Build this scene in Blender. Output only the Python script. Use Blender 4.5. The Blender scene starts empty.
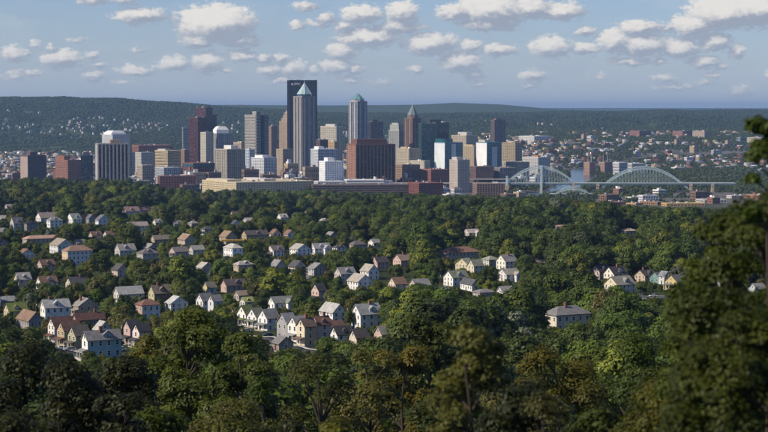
import bpy, math, random
import numpy as np
from mathutils import Vector, Matrix

sc = bpy.context.scene
COL = sc.collection
rng = np.random.default_rng(7)
random.seed(7)

# ------------------------------------------------------------------ camera
F = 1852.0            # focal length in photo pixels (768 wide)
HOR = 110.0           # photo row of the horizon
CZ = 190.0            # eye height above the river plain
PITCH = math.atan((216 - HOR) / F)
cam = bpy.data.cameras.new('camera')
cam.sensor_width = 36.0
cam.lens = 36.0 * F / 768.0
cam.clip_start = 0.5
cam.clip_end = 90000
cam.dof.use_dof = True
cam.dof.focus_distance = 1500
cam.dof.aperture_fstop = 1.25
camo = bpy.data.objects.new('camera', cam)
camo.location = (0, 0, CZ)
camo.rotation_euler = (math.pi / 2 - PITCH, 0, 0)
COL.objects.link(camo)
sc.camera = camo

# ------------------------------------------------------------------ exposure and sampling
vs = sc.view_settings
vs.view_transform = 'Standard'
vs.look = 'None'
vs.gamma = 1.0
vs.use_curve_mapping = False
vs.exposure = 0.1
cy = sc.cycles
cy.max_bounces = 5
cy.diffuse_bounces = 2
cy.glossy_bounces = 2
cy.transmission_bounces = 2
cy.transparent_max_bounces = 4
cy.volume_bounces = 0
cy.sample_clamp_indirect = 4.0
cy.use_adaptive_sampling = True
cy.adaptive_threshold = 0.02
cy.use_denoising = True
cy.denoiser = 'OPENIMAGEDENOISE'
cy.denoising_input_passes = 'RGB_ALBEDO_NORMAL'
cy.caustics_reflective = False
cy.caustics_refractive = False

# ------------------------------------------------------------------ sun and sky
SUN_AZ = 112.0        # degrees to the left of the view direction
SUN_EL = 38.0
_a, _e = math.radians(SUN_AZ), math.radians(SUN_EL)
SUN = Vector((-math.sin(_a) * math.cos(_e), math.cos(_a) * math.cos(_e), math.sin(_e)))
sun = bpy.data.lights.new('sun', 'SUN')
sun.energy = 5.0
sun.angle = math.radians(0.53)
sun.color = (1.0, 0.87, 0.68)
suno = bpy.data.objects.new('sun', sun)
suno.rotation_euler = SUN.to_track_quat('Z', 'Y').to_euler()
suno.location = (-400, -100, 600)
COL.objects.link(suno)

world = bpy.data.worlds.new('World')
sc.world = world
world.use_nodes = True


class NT:
    """small helper for wiring node trees"""
    def __init__(self, tree):
        self.t = tree
        self.n = tree.nodes
        self.l = tree.links

    def put(self, sock, v):
        if isinstance(v, bpy.types.NodeSocket):
            self.l.new(v, sock)
        else:
            sock.default_value = v

    def math(self, op, a, b=None, c=None, clamp=False):
        m = self.n.new('ShaderNodeMath')
        m.operation = op
        m.use_clamp = clamp
        self.put(m.inputs[0], a)
        if b is not None:
            self.put(m.inputs[1], b)
        if c is not None:
            self.put(m.inputs[2], c)
        return m.outputs[0]

    def vec(self, op, a, b=None, c=None, out=0):
        m = self.n.new('ShaderNodeVectorMath')
        m.operation = op
        self.put(m.inputs[0], a)
        if b is not None:
            self.put(m.inputs[1], b)
        if c is not None:
            self.put(m.inputs[2], c)
        return m.outputs[out]

    def noise(self, vec, scale, detail=4, rough=0.55, dim='3D'):
        m = self.n.new('ShaderNodeTexNoise')
        m.noise_dimensions = dim
        self.put(m.inputs['Vector'], vec)
        m.inputs['Scale'].default_value = scale
        m.inputs['Detail'].default_value = detail
        m.inputs['Roughness'].default_value = rough
        return m.outputs[0]

    def mr(self, v, a, b, c=0.0, d=1.0, smooth=False):
        m = self.n.new('ShaderNodeMapRange')
        m.interpolation_type = 'SMOOTHSTEP' if smooth else 'LINEAR'
        for i, x in enumerate((v, a, b, c, d)):
            self.put(m.inputs[i], x)
        return m.outputs[0]

    def mix(self, f, a, b, mode='MIX'):
        m = self.n.new('ShaderNodeMix')
        m.data_type = 'RGBA'
        m.blend_type = mode
        self.put(m.inputs[0], f)
        self.put(m.inputs[6], a)
        self.put(m.inputs[7], b)
        return m.outputs[2]


def build_world():
    w = NT(world.node_tree)
    bg = w.n['Background']
    sky = w.n.new('ShaderNodeTexSky')
    sky.sky_type = 'NISHITA'
    sky.sun_disc = False
    sky.sun_elevation = _e
    sky.sun_rotation = math.radians(360 - SUN_AZ)
    sky.altitude = 300
    sky.air_density = 1.0
    sky.dust_density = 0.6
    sky.ozone_density = 3.0
    tc = w.n.new('ShaderNodeTexCoord')
    sep = w.n.new('ShaderNodeSeparateXYZ')
    w.l.new(tc.outputs['Generated'], sep.inputs[0])
    az = w.math('ARCTAN2', sep.outputs[0], sep.outputs[1])
    el = w.math('ARCSINE', sep.outputs[2])
    cmb = w.n.new('ShaderNodeCombineXYZ')
    w.l.new(az, cmb.inputs[0])
    w.l.new(el, cmb.inputs[1])
    P = cmb.outputs[0]
    # billowing outline: warp the direction a little with noise
    nz = w.n.new('ShaderNodeTexNoise')
    nz.inputs['Scale'].default_value = 130
    nz.inputs['Detail'].default_value = 5
    nz.inputs['Roughness'].default_value = 0.6
    w.l.new(w.vec('MULTIPLY', P, (1, 1.5, 1)), nz.inputs['Vector'])
    wob = w.vec('MULTIPLY_ADD', w.vec('SUBTRACT', nz.outputs['Color'], (0.5, 0.5, 0.5)), (0.010, 0.0065, 0), P)
    # cumulus seen low over the far hills: centre, half width and half height in direction
    blobs = CLOUDS
    f = None
    g = None
    for (cx, cyy, rx, ry, k) in blobs:
        c = ((cx - 384) / F, (HOR - cyy) / F, 0)
        d = w.vec('SUBTRACT', wob, c)
        q = w.vec('MULTIPLY', d, (F / rx / 1.42, F / ry / 1.42, 0))
        ln = w.vec('LENGTH', q, out=1)
        b = w.math('MULTIPLY_ADD', ln, -k, k)
        f = b if f is None else w.math('MAXIMUM', f, b)
        # the same heap moved a little towards the sun (up and to the left) tells how deep a spot lies inside it
        ln2 = w.vec('LENGTH', w.vec('ADD', q, (-0.22, 0.55, 0)), out=1)
        b2 = w.math('MULTIPLY_ADD', ln2, -k, k)
        g = b2 if g is None else w.math('MAXIMUM', g, b2)
    # the rest of the sky: scattered cumulus of the same kind
    zz = w.math('ADD', w.math('MAXIMUM', sep.outputs[2], 0.0), 0.12)
    pl = w.vec('DIVIDE', tc.outputs['Generated'], w_comb(w, zz))
    big = w.noise(pl, 1.6, 6, 0.6)
    out = w.mr(el, 0.075, 0.16, 0, 1)
    out2 = w.mr(w.math('ABSOLUTE', az), 0.24, 0.34, 0, 1)
    outm = w.math('MAXIMUM', out, out2)
    gen = w.math('MULTIPLY', w.mr(big, 0.50, 0.72, -0.3, 0.9), 1.0)
    gen = w.math('ADD', w.math('MULTIPLY', gen, outm), w.math('MULTIPLY_ADD', outm, 3.0, -3.0))
    f = w.math('MAXIMUM', f, gen)
    g = w.math('MAXIMUM', g, w.math('MULTIPLY', gen, 0.8))
    fine = w.noise(w.vec('MULTIPLY', P, (1, 1.6, 1)), 260, 6, 0.62)
    fd = w.math('ADD', f, w.math('MULTIPLY_ADD', fine, 1.0, -0.5))
    veil = w.noise(w.vec('MULTIPLY', P, (1, 3.2, 1)), 22, 6, 0.6)
    low = w.mr(el, 0.0, 0.05, 1.0, 0.55)
    mask = w.math('MULTIPLY', w.mr(fd, 0.04, 0.42, 0, 1, True), 0.96)
    vm = w.math('MULTIPLY', w.mr(veil, 0.45, 0.75, 0.0, 0.28), low)
    mask = w.math('MAXIMUM', mask, vm)
    lit = w.mr(w.math('ADD', w.math('SUBTRACT', f, g), w.math('MULTIPLY_ADD', fine, 0.9, -0.45)), -0.20, 0.62, 0, 1, True)
    ccol = w.mix(lit, CLOUD_SHADE, CLOUD_LIT)
    # low clouds are farther off and take on the colour of the air
    skyc = w.mix(1.0, sky.outputs[0], SKY_TINT, 'MULTIPLY')
    # thin pale vapour thickens towards the horizon
    skyc = w.mix(w.mr(el, 0.0, 0.075, 0.58, 0.0), skyc, (5.6, 6.5, 7.9, 1))
    far = w.mr(el, 0.0, 0.045, 0.62, 1.0)
    mask = w.math('MULTIPLY', mask, far)
    col = w.mix(mask, skyc, ccol)
    w.l.new(col, bg.inputs[0])
    bg.inputs[1].default_value = SKY_STRENGTH


def w_comb(w, s):
    c = w.n.new('ShaderNodeCombineXYZ')
    for i in range(3):
        w.l.new(s, c.inputs[i])
    return c.outputs[0]


SKY_STRENGTH = 0.083
SKY_TINT = (0.82, 0.93, 1.24, 1)
CLOUD_LIT = (9.4, 9.0, 8.5, 1)
CLOUD_SHADE = (3.8, 4.3, 5.3, 1)
CLOUDS = [(142, 17, 24, 8, 1), (98, 2, 16, 6, .7), (126, 1, 16, 6, .6), (20, 55, 14, 8, .8), (66, 60, 20, 9, .9), (40, 46, 6, 4, .6),
          (55, 49, 5, 3, .6), (96, 56, 6, 5, .7), (102, 66, 7, 3, .7), (96, 76, 12, 6, .7), (38, 74, 12, 5, .6), (137, 71, 20, 5, .8),
          (175, 65, 15, 8, .9), (20, 76, 14, 6, .5), (124, 84, 16, 4, .4), (140, 51, 12, 3, .5), (82, 41, 14, 3, .4),
          (217, 24, 36, 17, 1.2), (200, 41, 17, 8, .9), (241, 41, 20, 8, .9), (208, 63, 15, 11, .9), (224, 70, 11, 4, .7), (181, 64, 7, 7, .7),
          (243, 56, 16, 6, .8), (264, 58, 8, 5, .8), (281, 59, 8, 5, .8), (271, 70, 12, 6, .8), (293, 69, 14, 8, .9), (313, 70, 8, 5, .6),
          (282, 80, 16, 5, .7), (306, 7, 12, 5, .7), (325, 19, 10, 6, .7), (298, 26, 7, 5, .7), (316, 25, 14, 5, .5),
          (362, 15, 19, 10, 1), (345, 27, 11, 5, .8), (368, 38, 30, 10, 1), (342, 52, 16, 9, .9), (337, 66, 16, 8, .9), (354, 69, 10, 6, .8),
          (350, 79, 12, 5, .6), (402, 13, 15, 11, 1), (398, 27, 24, 7, .8), (430, 44, 27, 11, 1), (470, 46, 13, 6, .8), (460, 62, 19, 11, 1),
          (472, 75, 11, 5, .8), (498, 50, 18, 7, .9), (490, 10, 34, 16, 1.1), (455, 13, 17, 9, .9), (487, 25, 30, 7, .9), (530, 8, 22, 11, .9),
          (562, 12, 21, 9, 1), (550, 48, 19, 11, 1), (532, 76, 14, 6, .8), (527, 86, 9, 4, .6), (478, 84, 12, 4, .5), (416, 69, 8, 4, .7),
          (382, 82, 16, 4, .4), (583, 32, 10, 5, .8), (583, 50, 14, 6, .9), (637, 29, 22, 7, .9), (612, 42, 16, 13, 1), (640, 46, 25, 12, 1),
          (627, 62, 22, 5, .8), (657, 62, 8, 5, .7), (677, 49, 19, 10, 1), (665, 29, 6, 6, .7), (690, 27, 22, 12, 1), (718, 14, 32, 17, 1.2),
          (752, 10, 42, 17, 1.2), (710, 44, 16, 9, 1), (732, 53, 8, 8, .8), (699, 63, 16, 7, .9), (716, 67, 7, 4, .7), (709, 76, 8, 4, .6),
          (662, 79, 12, 4, .6), (702, 83, 12, 4, .5), (737, 91, 14, 5, .5), (672, 87, 24, 5, .5), (600, 78, 8, 4, .5), (764, 76, 8, 4, .6)]
build_world()

# ------------------------------------------------------------------ helpers
def ray_at(x, y, Y):
    """point at depth Y on the line of sight of photo pixel (x, y)"""
    u, v = (x - 384) / F, (216 - y) / F
    dy = math.cos(PITCH) + v * math.sin(PITCH)
    dz = -math.sin(PITCH) + v * math.cos(PITCH)
    t = Y / dy
    return Vector((t * u, Y, CZ + t * dz))


def project(X, Y, Z):
    """photo pixel of world points (arrays)"""
    dz = Z - CZ
    c, s = math.cos(PITCH), math.sin(PITCH)
    dep = Y * c - dz * s
    up = Y * s + dz * c
    return 384 + F * X / dep, 216 - F * up / dep


def vnoise(x, y, seed=0):
    """smooth value noise in 0..1"""
    x = np.asarray(x, float)
    y = np.asarray(y, float)
    xi, yi = np.floor(x), np.floor(y)
    fx, fy = x - xi, y - yi
    fx = fx * fx * (3 - 2 * fx)
    fy = fy * fy * (3 - 2 * fy)

    def h(a, b):
        v = np.sin(a * 127.1 + b * 311.7 + seed * 74.7) * 43758.5453
        return v - np.floor(v)
    return ((h(xi, yi) * (1 - fx) + h(xi + 1, yi) * fx) * (1 - fy)
            + (h(xi, yi + 1) * (1 - fx) + h(xi + 1, yi + 1) * fx) * fy)


def fbm(x, y, seed=0, oct=4):
    s, a, t = 0.0, 0.5, 0.0
    for i in range(oct):
        s = s + a * vnoise(x * 2 ** i, y * 2 ** i, seed + i)
        t += a
        a *= 0.5
    return s / t


def sstep(x, a, b):
    t = np.clip((x - a) / (b - a), 0, 1)
    return t * t * (3 - 2 * t)


_PY = np.array([-400, -60, 0, 12, 30, 60, 100, 150, 300, 450, 610, 810, 950, 1350, 1800, 2300, 2900, 3300, 3480, 3560, 3700, 6500, 7600, 9000, 12000, 60000.])
_PZ = np.array([200, 189, 188.2, 184, 174, 163, 154, 146, 128, 117, 108, 92, 90, 82, 72, 57, 41, 27, 6, 1, 0, 0, 8, 25, 60, 60.])
_ty = np.arange(-400, 60000, 4.0)
_tz = np.interp(_ty, _PY, _PZ)
_k = np.ones(25) / 25
_tz = np.concatenate([np.interp(_ty[:100], _PY, _PZ), np.convolve(_tz, _k, 'same')[100:-100], _tz[-100:]])
RIVER = np.array([(-2600, 3420), (-900, 3640), (-100, 3690), (240, 3900), (430, 4450), (560, 5200), (640, 6000), (1100, 7000)], float)
RIVER_HALF = 27.0


def river_dist(X, Y):
    d = np.full(np.shape(X), 1e9)
    for (x0, y0), (x1, y1) in zip(RIVER[:-1], RIVER[1:]):
        vx, vy = x1 - x0, y1 - y0
        t = np.clip(((X - x0) * vx + (Y - y0) * vy) / (vx * vx + vy * vy), 0, 1)
        d = np.minimum(d, np.hypot(X - x0 - t * vx, Y - y0 - t * vy))
    return d


def ground(X, Y):
    """height of the land"""
    X = np.asarray(X, float)
    Y = np.asarray(Y, float)
    Yc = np.maximum(Y, 1.0)
    b = np.where(Y > 400, X / Yc * F + 384, X / 400 * F + 384)      # bearing
    z = np.interp(Y, _ty, _tz)
    ridge = np.interp(b, [-300, 20, 130, 175, 215, 280, 350, 430, 520, 580, 650, 1100], [18, 18, 13, 0, -9, -6, -9, -13, -18, -27, -44, -42])
    z = z + ridge * np.interp(Y, [1900, 2700, 3300, 3480, 3560], [0, .7, 1, .3, 0])
    z = z + (fbm(X / 160, Y / 160, 3) - .5) * np.interp(Y, [0, 250, 700, 3250, 3500, 3600], [4, 9, 9, 14, 4, 0])
    plat = np.interp(b, [390, 470], [0, 1]) * np.interp(Y, [6100, 7200, 8300, 9500], [0, 46, 74, 84])
    z = np.where(Y > 6000, np.maximum(z, plat), z)
    z = np.where((Y > 2700) & (Y < 3700), np.maximum(z, 1.0), z)
    # hills beyond the city
    Hn = np.interp(b, [-600, -200, 0, 60, 110, 170, 240, 310, 420, 520, 620, 700, 800, 1400],
                   [235, 246, 252, 256, 246, 222, 190, 160, 150, 158, 166, 172, 174, 178])
    Yr = np.interp(b, [0, 240, 420, 620, 768], [11500, 11500, 11800, 12800, 13000])
    foot = np.interp(b, [-200, 150, 300, 420, 560, 768, 1200], [7700, 7800, 8200, 8000, 8700, 9300, 9500])
    up = sstep(Y, foot, Yr)
    bench = (fbm(X / 900, Y / 700, 11) - .5)
    hz = Hn * up + bench * 190 * np.sin(np.clip(up, 0, 1) * math.pi) * 1.0
    hz = hz + (fbm(X / 330, Y / 330, 13) - .5) * 30 * up
    gully = (1 - np.abs(2 * fbm(X / 620, Y / 1500, 15, 3) - 1)) ** 4
    hz = hz - 62 * gully * np.sin(np.clip(up, 0, 1) * math.pi) ** .7
    hz = hz * (1 - 0.45 * sstep(Y, Yr + 300, Yr + 2600))
    z = np.where(Y > 7000, np.maximum(np.maximum(z * (1 - up), 0) + hz * np.where(z > 30, 1, 1), z * (1 - .3 * up)), z)
    Hf = np.interp(b, [-600, 0, 240, 330, 420, 455, 500, 560, 620, 690, 800, 1400],
                   [235, 225, 236, 232, 240, 256, 240, 190, 178, 182, 190, 200])
    z = np.where(Y > 14500, np.maximum(z, Hf * sstep(Y, 14600, 17200) + (fbm(X / 900, Y / 900, 21) - .5) * 14 * sstep(Y, 14600, 17000)), z)
    z = z * np.where(Y > 17600, 1 - .35 * sstep(Y, 17600, 20000), 1)
    z = np.where(Y > 23000, np.maximum(z, (212 + 26 * fbm(X / 5200, Y / 9000, 31)) * sstep(Y, 23500, 28000)), z)
    rd = river_dist(X, Y)
    z = z - 7.0 * (1 - sstep(rd, RIVER_HALF - 4, RIVER_HALF + 22)) * np.where((Y > 3200) & (Y < 7200), 1, 0)
    return z


def gz(x, y):
    return float(ground(np.array([x]), np.array([y]))[0])


def hit_ground(x, y, y0=250.0, y1=3700.0):
    """where the line of sight of a photo pixel meets the land"""
    Ys = np.linspace(y0, y1, 1800)
    p = ray_at(x, y, 1.0)
    X = Ys * p.x
    Z = CZ + Ys * (p.z - CZ)
    g = ground(X, Ys)
    k = np.where(Z < g)[0]
    i = int(k[0]) if len(k) else len(Ys) - 1
    return float(Ys[i])


def mesh_np(name, verts, faces, mats=(), midx=None, smooth=False):
    """mesh from a vertex array and an (n, k) face array"""
    me = bpy.data.meshes.new(name)
    verts = np.asarray(verts, np.float32)
    faces = np.asarray(faces, np.int32)
    n, k = faces.shape
    me.vertices.add(len(verts))
    me.vertices.foreach_set('co', verts.ravel())
    me.loops.add(n * k)
    me.loops.foreach_set('vertex_index', faces.ravel())
    me.polygons.add(n)
    me.polygons.foreach_set('loop_start', np.arange(0, n * k, k, dtype=np.int32))
    me.polygons.foreach_set('loop_total', np.full(n, k, np.int32))
    if midx is not None:
        me.polygons.foreach_set('material_index', np.asarray(midx, np.int32))
    if smooth:
        me.polygons.foreach_set('use_smooth', np.ones(n, bool))
    for m in mats:
        me.materials.append(m)
    me.update(calc_edges=True)
    return me


def link(name, data, parent=None, loc=None, rotz=0.0):
    o = bpy.data.objects.new(name, data)
    COL.objects.link(o)
    if loc is not None:
        o.location = loc
    if rotz:
        o.rotation_euler = (0, 0, rotz)
    if parent is not None:
        o.parent = parent
    return o


def tag(o, label=None, cat=None, group=None, kind=None):
    if label:
        o['label'] = label
    if cat:
        o['category'] = cat
    if group:
        o['group'] = group
    if kind:
        o['kind'] = kind
    return o


def thing(name, label, cat, loc=(0, 0, 0), rotz=0.0, group=None):
    o = link(name, None, None, loc, rotz)
    o.empty_display_size = 1.0
    return tag(o, label, cat, group)


class MB:
    """collects boxes, prisms and bars into one mesh"""
    def __init__(self):
        self.v, self.f = [], []

    def add(self, vs, fs):
        o = len(self.v)
        self.v.extend(vs)
        self.f.extend([tuple(i + o for i in f) for f in fs])
        return self

    def box(self, x0, x1, y0, y1, z0, z1):
        vs = [(x0, y0, z0), (x1, y0, z0), (x1, y1, z0), (x0, y1, z0), (x0, y0, z1), (x1, y0, z1), (x1, y1, z1), (x0, y1, z1)]
        return self.add(vs, [(0, 3, 2, 1), (4, 5, 6, 7), (0, 1, 5, 4), (1, 2, 6, 5), (2, 3, 7, 6), (3, 0, 4, 7)])

    def prism(self, pts, z0, z1, top=None):
        """upright prism over a polygon; top gives a second outline (taper)"""
        n = len(pts)
        top = top or pts
        vs = [(p[0], p[1], z0) for p in pts] + [(p[0], p[1], z1) for p in top]
        fs = [tuple(range(n - 1, -1, -1)), tuple(range(n, 2 * n))]
        fs += [(i, (i + 1) % n, n + (i + 1) % n, n + i) for i in range(n)]
        return self.add(vs, fs)

    def cone(self, pts, z0, apex):
        n = len(pts)
        vs = [(p[0], p[1], z0) for p in pts] + [tuple(apex)]
        fs = [tuple(range(n - 1, -1, -1))] + [(i, (i + 1) % n, n) for i in range(n)]
        return self.add(vs, fs)

    def bar(self, p, q, r, r2=None, n=4):
        p, q = Vector(p), Vector(q)
        r2 = r if r2 is None else r2
        d = (q - p)
        if d.length < 1e-6:
            return self
        d.normalize()
        a = d.cross(Vector((0, 0, 1)))
        if a.length < .01:
            a = d.cross(Vector((1, 0, 0)))
        a.normalize()
        b = d.cross(a)
        vs = []
        for c, rr in ((p, r), (q, r2)):
            for i in range(n):
                t = 2 * math.pi * (i + .5) / n
                vs.append(tuple(c + (a * math.cos(t) + b * math.sin(t)) * rr))
        fs = [(i, (i + 1) % n, n + (i + 1) % n, n + i) for i in range(n)]
        fs += [tuple(range(n - 1, -1, -1)), tuple(range(n, 2 * n))]
        return self.add(vs, fs)

    def mesh(self, name, mat):
        me = bpy.data.meshes.new(name)
        me.from_pydata(self.v, [], self.f)
        me.materials.append(mat)
        me.update()
        return me

    def build(self, name, mat, parent=None, loc=None, rotz=0.0):
        return link(name, self.mesh(name, mat), parent, loc, rotz)


# ------------------------------------------------------------------ materials
_M = {}


def mat(name, rgb, rough=.8, var=.25, scale=.25, spec=.3, metal=0.0, bump=0.0, lines=None, noise2=None):
    """weathered paint, stone or metal: base colour broken up by two scales of noise"""
    key = (name, rgb, rough)
    if key in _M:
        return _M[key]
    m = bpy.data.materials.new(name)
    m.use_nodes = True
    t = NT(m.node_tree)
    p = t.n['Principled BSDF']
    p.inputs['Roughness'].default_value = rough
    p.inputs['Metallic'].default_value = metal
    p.inputs['Specular IOR Level'].default_value = spec
    tc = t.n.new('ShaderNodeTexCoord')
    n1 = t.noise(tc.outputs['Object'], scale, 4, .6)
    n2 = t.noise(t.vec('MULTIPLY', tc.outputs['Object'], (1, 1, .25)), scale * 7, 3, .6)
    f = t.math('ADD', t.mr(n1, .25, .75, 1 - var, 1 + var), t.mr(n2, .25, .75, -var * .45, var * .45))
    c = (rgb[0], rgb[1], rgb[2], 1)
    col = t.vec('SCALE', c[:3])
    sc_node = col.node
    t.l.new(f, sc_node.inputs['Scale'])
    if lines:
        # thin courses (clapboards, ribs): fine relief only
        w = t.n.new('ShaderNodeTexWave')
        w.wave_type = 'BANDS'
        w.bands_direction = lines[0]
        w.inputs['Scale'].default_value = lines[1]
        t.l.new(tc.outputs['Object'], w.inputs['Vector'])
        bp = t.n.new('ShaderNodeBump')
        bp.inputs['Strength'].default_value = .5
        bp.inputs['Distance'].default_value = .05
        t.l.new(w.outputs['Fac'], bp.inputs['Height'])
        t.l.new(bp.outputs[0], p.inputs['Normal'])
    t.l.new(col, p.inputs['Base Color'])
    _M[key] = m
    return m


def glass(name, rgb, rough=.12, cell=(4.0, 4.0, 3.6), var=.5):
    """window glass; single panes differ a little in tint, with some blinds drawn"""
    key = ('g' + name, rgb)
    if key in _M:
        return _M[key]
    m = bpy.data.materials.new(name)
    m.use_nodes = True
    t = NT(m.node_tree)
    p = t.n['Principled BSDF']
    p.inputs['Roughness'].default_value = rough
    p.inputs['Specular IOR Level'].default_value = .6
    tc = t.n.new('ShaderNodeTexCoord')
    sn = t.vec('SNAP', tc.outputs['Object'], cell)
    wn = t.n.new('ShaderNodeTexWhiteNoise')
    wn.noise_dimensions = '3D'
    t.l.new(sn, wn.inputs['Vector'])
    v = wn.outputs['Value']
    k = t.mr(v, 0, 1, 1 - var, 1 + var)
    blind = t.math('GREATER_THAN', v, .90)
    s = t.vec('SCALE', rgb)
    t.l.new(k, s.node.inputs['Scale'])
    col = t.mix(t.math('MULTIPLY', blind, .20), s, (.35, .34, .31, 1))
    t.l.new(col, p.inputs['Base Color'])
    _M[key] = m
    return m


def leaf_mat(name, dark, light, trans=.32, spread=.35):
    """leaves: each differs in tone, each tree a little in hue; some light passes through"""
    m = bpy.data.materials.new(name)
    m.use_nodes = True
    t = NT(m.node_tree)
    p = t.n['Principled BSDF']
    at = t.n.new('ShaderNodeAttribute')
    at.attribute_name = 'tone'
    oi = t.n.new('ShaderNodeObjectInfo')
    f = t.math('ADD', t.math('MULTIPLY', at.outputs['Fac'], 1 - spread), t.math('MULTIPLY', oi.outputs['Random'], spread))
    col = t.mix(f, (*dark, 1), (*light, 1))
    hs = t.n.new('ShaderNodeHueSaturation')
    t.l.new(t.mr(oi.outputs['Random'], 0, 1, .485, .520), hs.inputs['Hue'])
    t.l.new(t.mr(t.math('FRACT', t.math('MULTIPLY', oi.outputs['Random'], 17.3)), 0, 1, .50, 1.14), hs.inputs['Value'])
    hs.inputs['Saturation'].default_value = 1.0
    t.l.new(col, hs.inputs['Color'])
    p.inputs['Roughness'].default_value = .55
    p.inputs['Specular IOR Level'].default_value = .25
    t.l.new(hs.outputs[0], p.inputs['Base Color'])
    tr = t.n.new('ShaderNodeBsdfTranslucent')
    tcol = t.mix(1.0, hs.outputs[0], (1.25, 1.2, .5, 1), 'MULTIPLY')
    t.l.new(tcol, tr.inputs['Color'])
    mx = t.n.new('ShaderNodeMixShader')
    mx.inputs[0].default_value = trans
    t.l.new(p.outputs[0], mx.inputs[1])
    t.l.new(tr.outputs[0], mx.inputs[2])
    t.l.new(mx.outputs[0], t.n['Material Output'].inputs[0])
    return m


def ground_mat():
    m = bpy.data.materials.new('ground_cover')
    m.use_nodes = True
    t = NT(m.node_tree)
    p = t.n['Principled BSDF']
    p.inputs['Roughness'].default_value = .95
    p.inputs['Specular IOR Level'].default_value = .1
    g = t.n.new('ShaderNodeNewGeometry')
    pos = g.outputs['Position']
    sep = t.n.new('ShaderNodeSeparateXYZ')
    t.l.new(pos, sep.inputs[0])
    n1 = t.noise(pos, .035, 5, .6)
    n2 = t.noise(pos, .4, 4, .6)
    n3 = t.noise(pos, .004, 4, .6)
    lawn = t.mix(n1, (.022, .036, .011, 1), (.050, .066, .020, 1))
    lawn = t.mix(t.mr(n2, .45, .7, 0, .5), lawn, (.075, .066, .036, 1))
    city = t.mix(t.noise(pos, .02, 5, .65), (.055, .055, .055, 1), (.20, .19, .17, 1))
    city = t.mix(t.mr(n3, .5, .62, 0, .8, True), city, lawn)
    wood = t.mix(t.noise(pos, .012, 6, .7), (.024, .040, .010, 1), (.068, .088, .022, 1))
    incity = t.math('MULTIPLY', t.mr(sep.outputs[1], 3480, 3600, 0, 1), t.mr(sep.outputs[1], 7600, 8600, 1, 0))
    far = t.mr(sep.outputs[1], 7600, 8600, 0, 1)
    c = t.mix(incity, lawn, city)
    c = t.mix(far, c, wood)
    t.l.new(c, p.inputs['Base Color'])
    bp = t.n.new('ShaderNodeBump')
    bp.inputs['Strength'].default_value = .8
    bp.inputs['Distance'].default_value = 6
    t.l.new(t.noise(pos, .05, 5, .65), bp.inputs['Height'])
    t.l.new(bp.outputs[0], p.inputs['Normal'])
    return m


# ------------------------------------------------------------------ land and river
def build_land():
    Ys = np.concatenate([np.arange(-160, 60, 6), np.geomspace(60, 7000, 170), np.geomspace(7050, 30000, 150), [36000, 44000]])
    us = np.linspace(-1, 1, 281)
    us = us * (0.55 + 0.45 * np.abs(us))
    YY, UU = np.meshgrid(Ys, us, indexing='ij')
    XX = UU * (260 + .62 * np.maximum(YY, 0))
    ZZ = ground(XX, YY)
    r, c = YY.shape
    idx = np.arange(r * c).reshape(r, c)
    faces = np.stack([idx[:-1, :-1], idx[:-1, 1:], idx[1:, 1:], idx[1:, :-1]], -1).reshape(-1, 4)
    me = mesh_np('ground', np.stack([XX, YY, ZZ], -1).reshape(-1, 3), faces, [ground_mat()], smooth=True)
    tag(link('ground', me), kind='structure')
    # river: a sheet that follows the channel
    wm = bpy.data.materials.new('river_water')
    wm.use_nodes = True
    t = NT(wm.node_tree)
    p = t.n['Principled BSDF']
    p.inputs['Base Color'].default_value = (.06, .075, .07, 1)
    p.inputs['Roughness'].default_value = .18
    g = t.n.new('ShaderNodeNewGeometry')
    bp = t.n.new('ShaderNodeBump')
    bp.inputs['Strength'].default_value = .35
    bp.inputs['Distance'].default_value = .3
    t.l.new(t.noise(t.vec('MULTIPLY', g.outputs['Position'], (1, .6, 1)), .25, 4, .6), bp.inputs['Height'])
    t.l.new(bp.outputs[0], p.inputs['Normal'])
    pts = []
    for (x0, y0), (x1, y1) in zip(RIVER[:-1], RIVER[1:]):
        for k in range(12):
            pts.append((x0 + (x1 - x0) * k / 12, y0 + (y1 - y0) * k / 12))
    pts = np.array(pts)
    tn = np.gradient(pts, axis=0)
    tn /= np.linalg.norm(tn, axis=1, keepdims=True)
    nr = np.stack([-tn[:, 1], tn[:, 0]], 1)
    L, R = pts + nr * (RIVER_HALF + 12), pts - nr * (RIVER_HALF + 12)
    v = np.concatenate([np.c_[L, np.full(len(L), -3.0)], np.c_[R, np.full(len(R), -3.0)]])
    n = len(L)
    i = np.arange(n - 1)
    fc = np.stack([i, i + n, i + n + 1, i + 1], -1)
    tag(link('river', mesh_np('river', v, fc, [wm], smooth=True)), kind='structure')


build_land()

# ------------------------------------------------------------------ city buildings
PALE = (.46, .44, .41)
CREAM = (.50, .44, .33)
TAN = (.42, .33, .22)
OCHRE = (.46, .34, .17)
WHITE = (.72, .72, .71)
GREY = (.30, .30, .31)
MIDGREY = (.22, .22, .23)
BRICK = (.22, .115, .085)
DBRICK = (.15, .065, .048)
BROWN = (.17, .105, .075)
ORANGE = (.36, .18, .10)
MAROON = (.085, .032, .034)
DARK = (.055, .055, .062)
NAVY = (.016, .020, .032)
TEALG = (.016, .085, .11)
BLUEG = (.020, .045, .075)
BLACKG = (.012, .015, .020)
ROOFD = (.10, .10, .10)
ROOFL = (.42, .41, .39)
ROOFW = (.70, .70, .69)
COPPER = (.16, .30, .29)

FOOT = []      # footprints already taken: x, y, radius


TOWERS = []    # x, y, short description
_CUT = (' with ', ' standing', ' behind', ' before', ' beside', ' between', ' left ', ' right ', ' above', ' below', ' close', ' far ', ' rising', ' at the', ' half ', ' in ', ' of the', ' abutting', ' by the', ' among', ' alone', ' under', ' on the', ' seen', ' glimpsed', ' deep', ' sunk', ' scarcely', ' beyond', ' peeping', ', ', ' down', ' joined', ' framed', ' close', ' around', ' stretch', ' near ')


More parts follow.
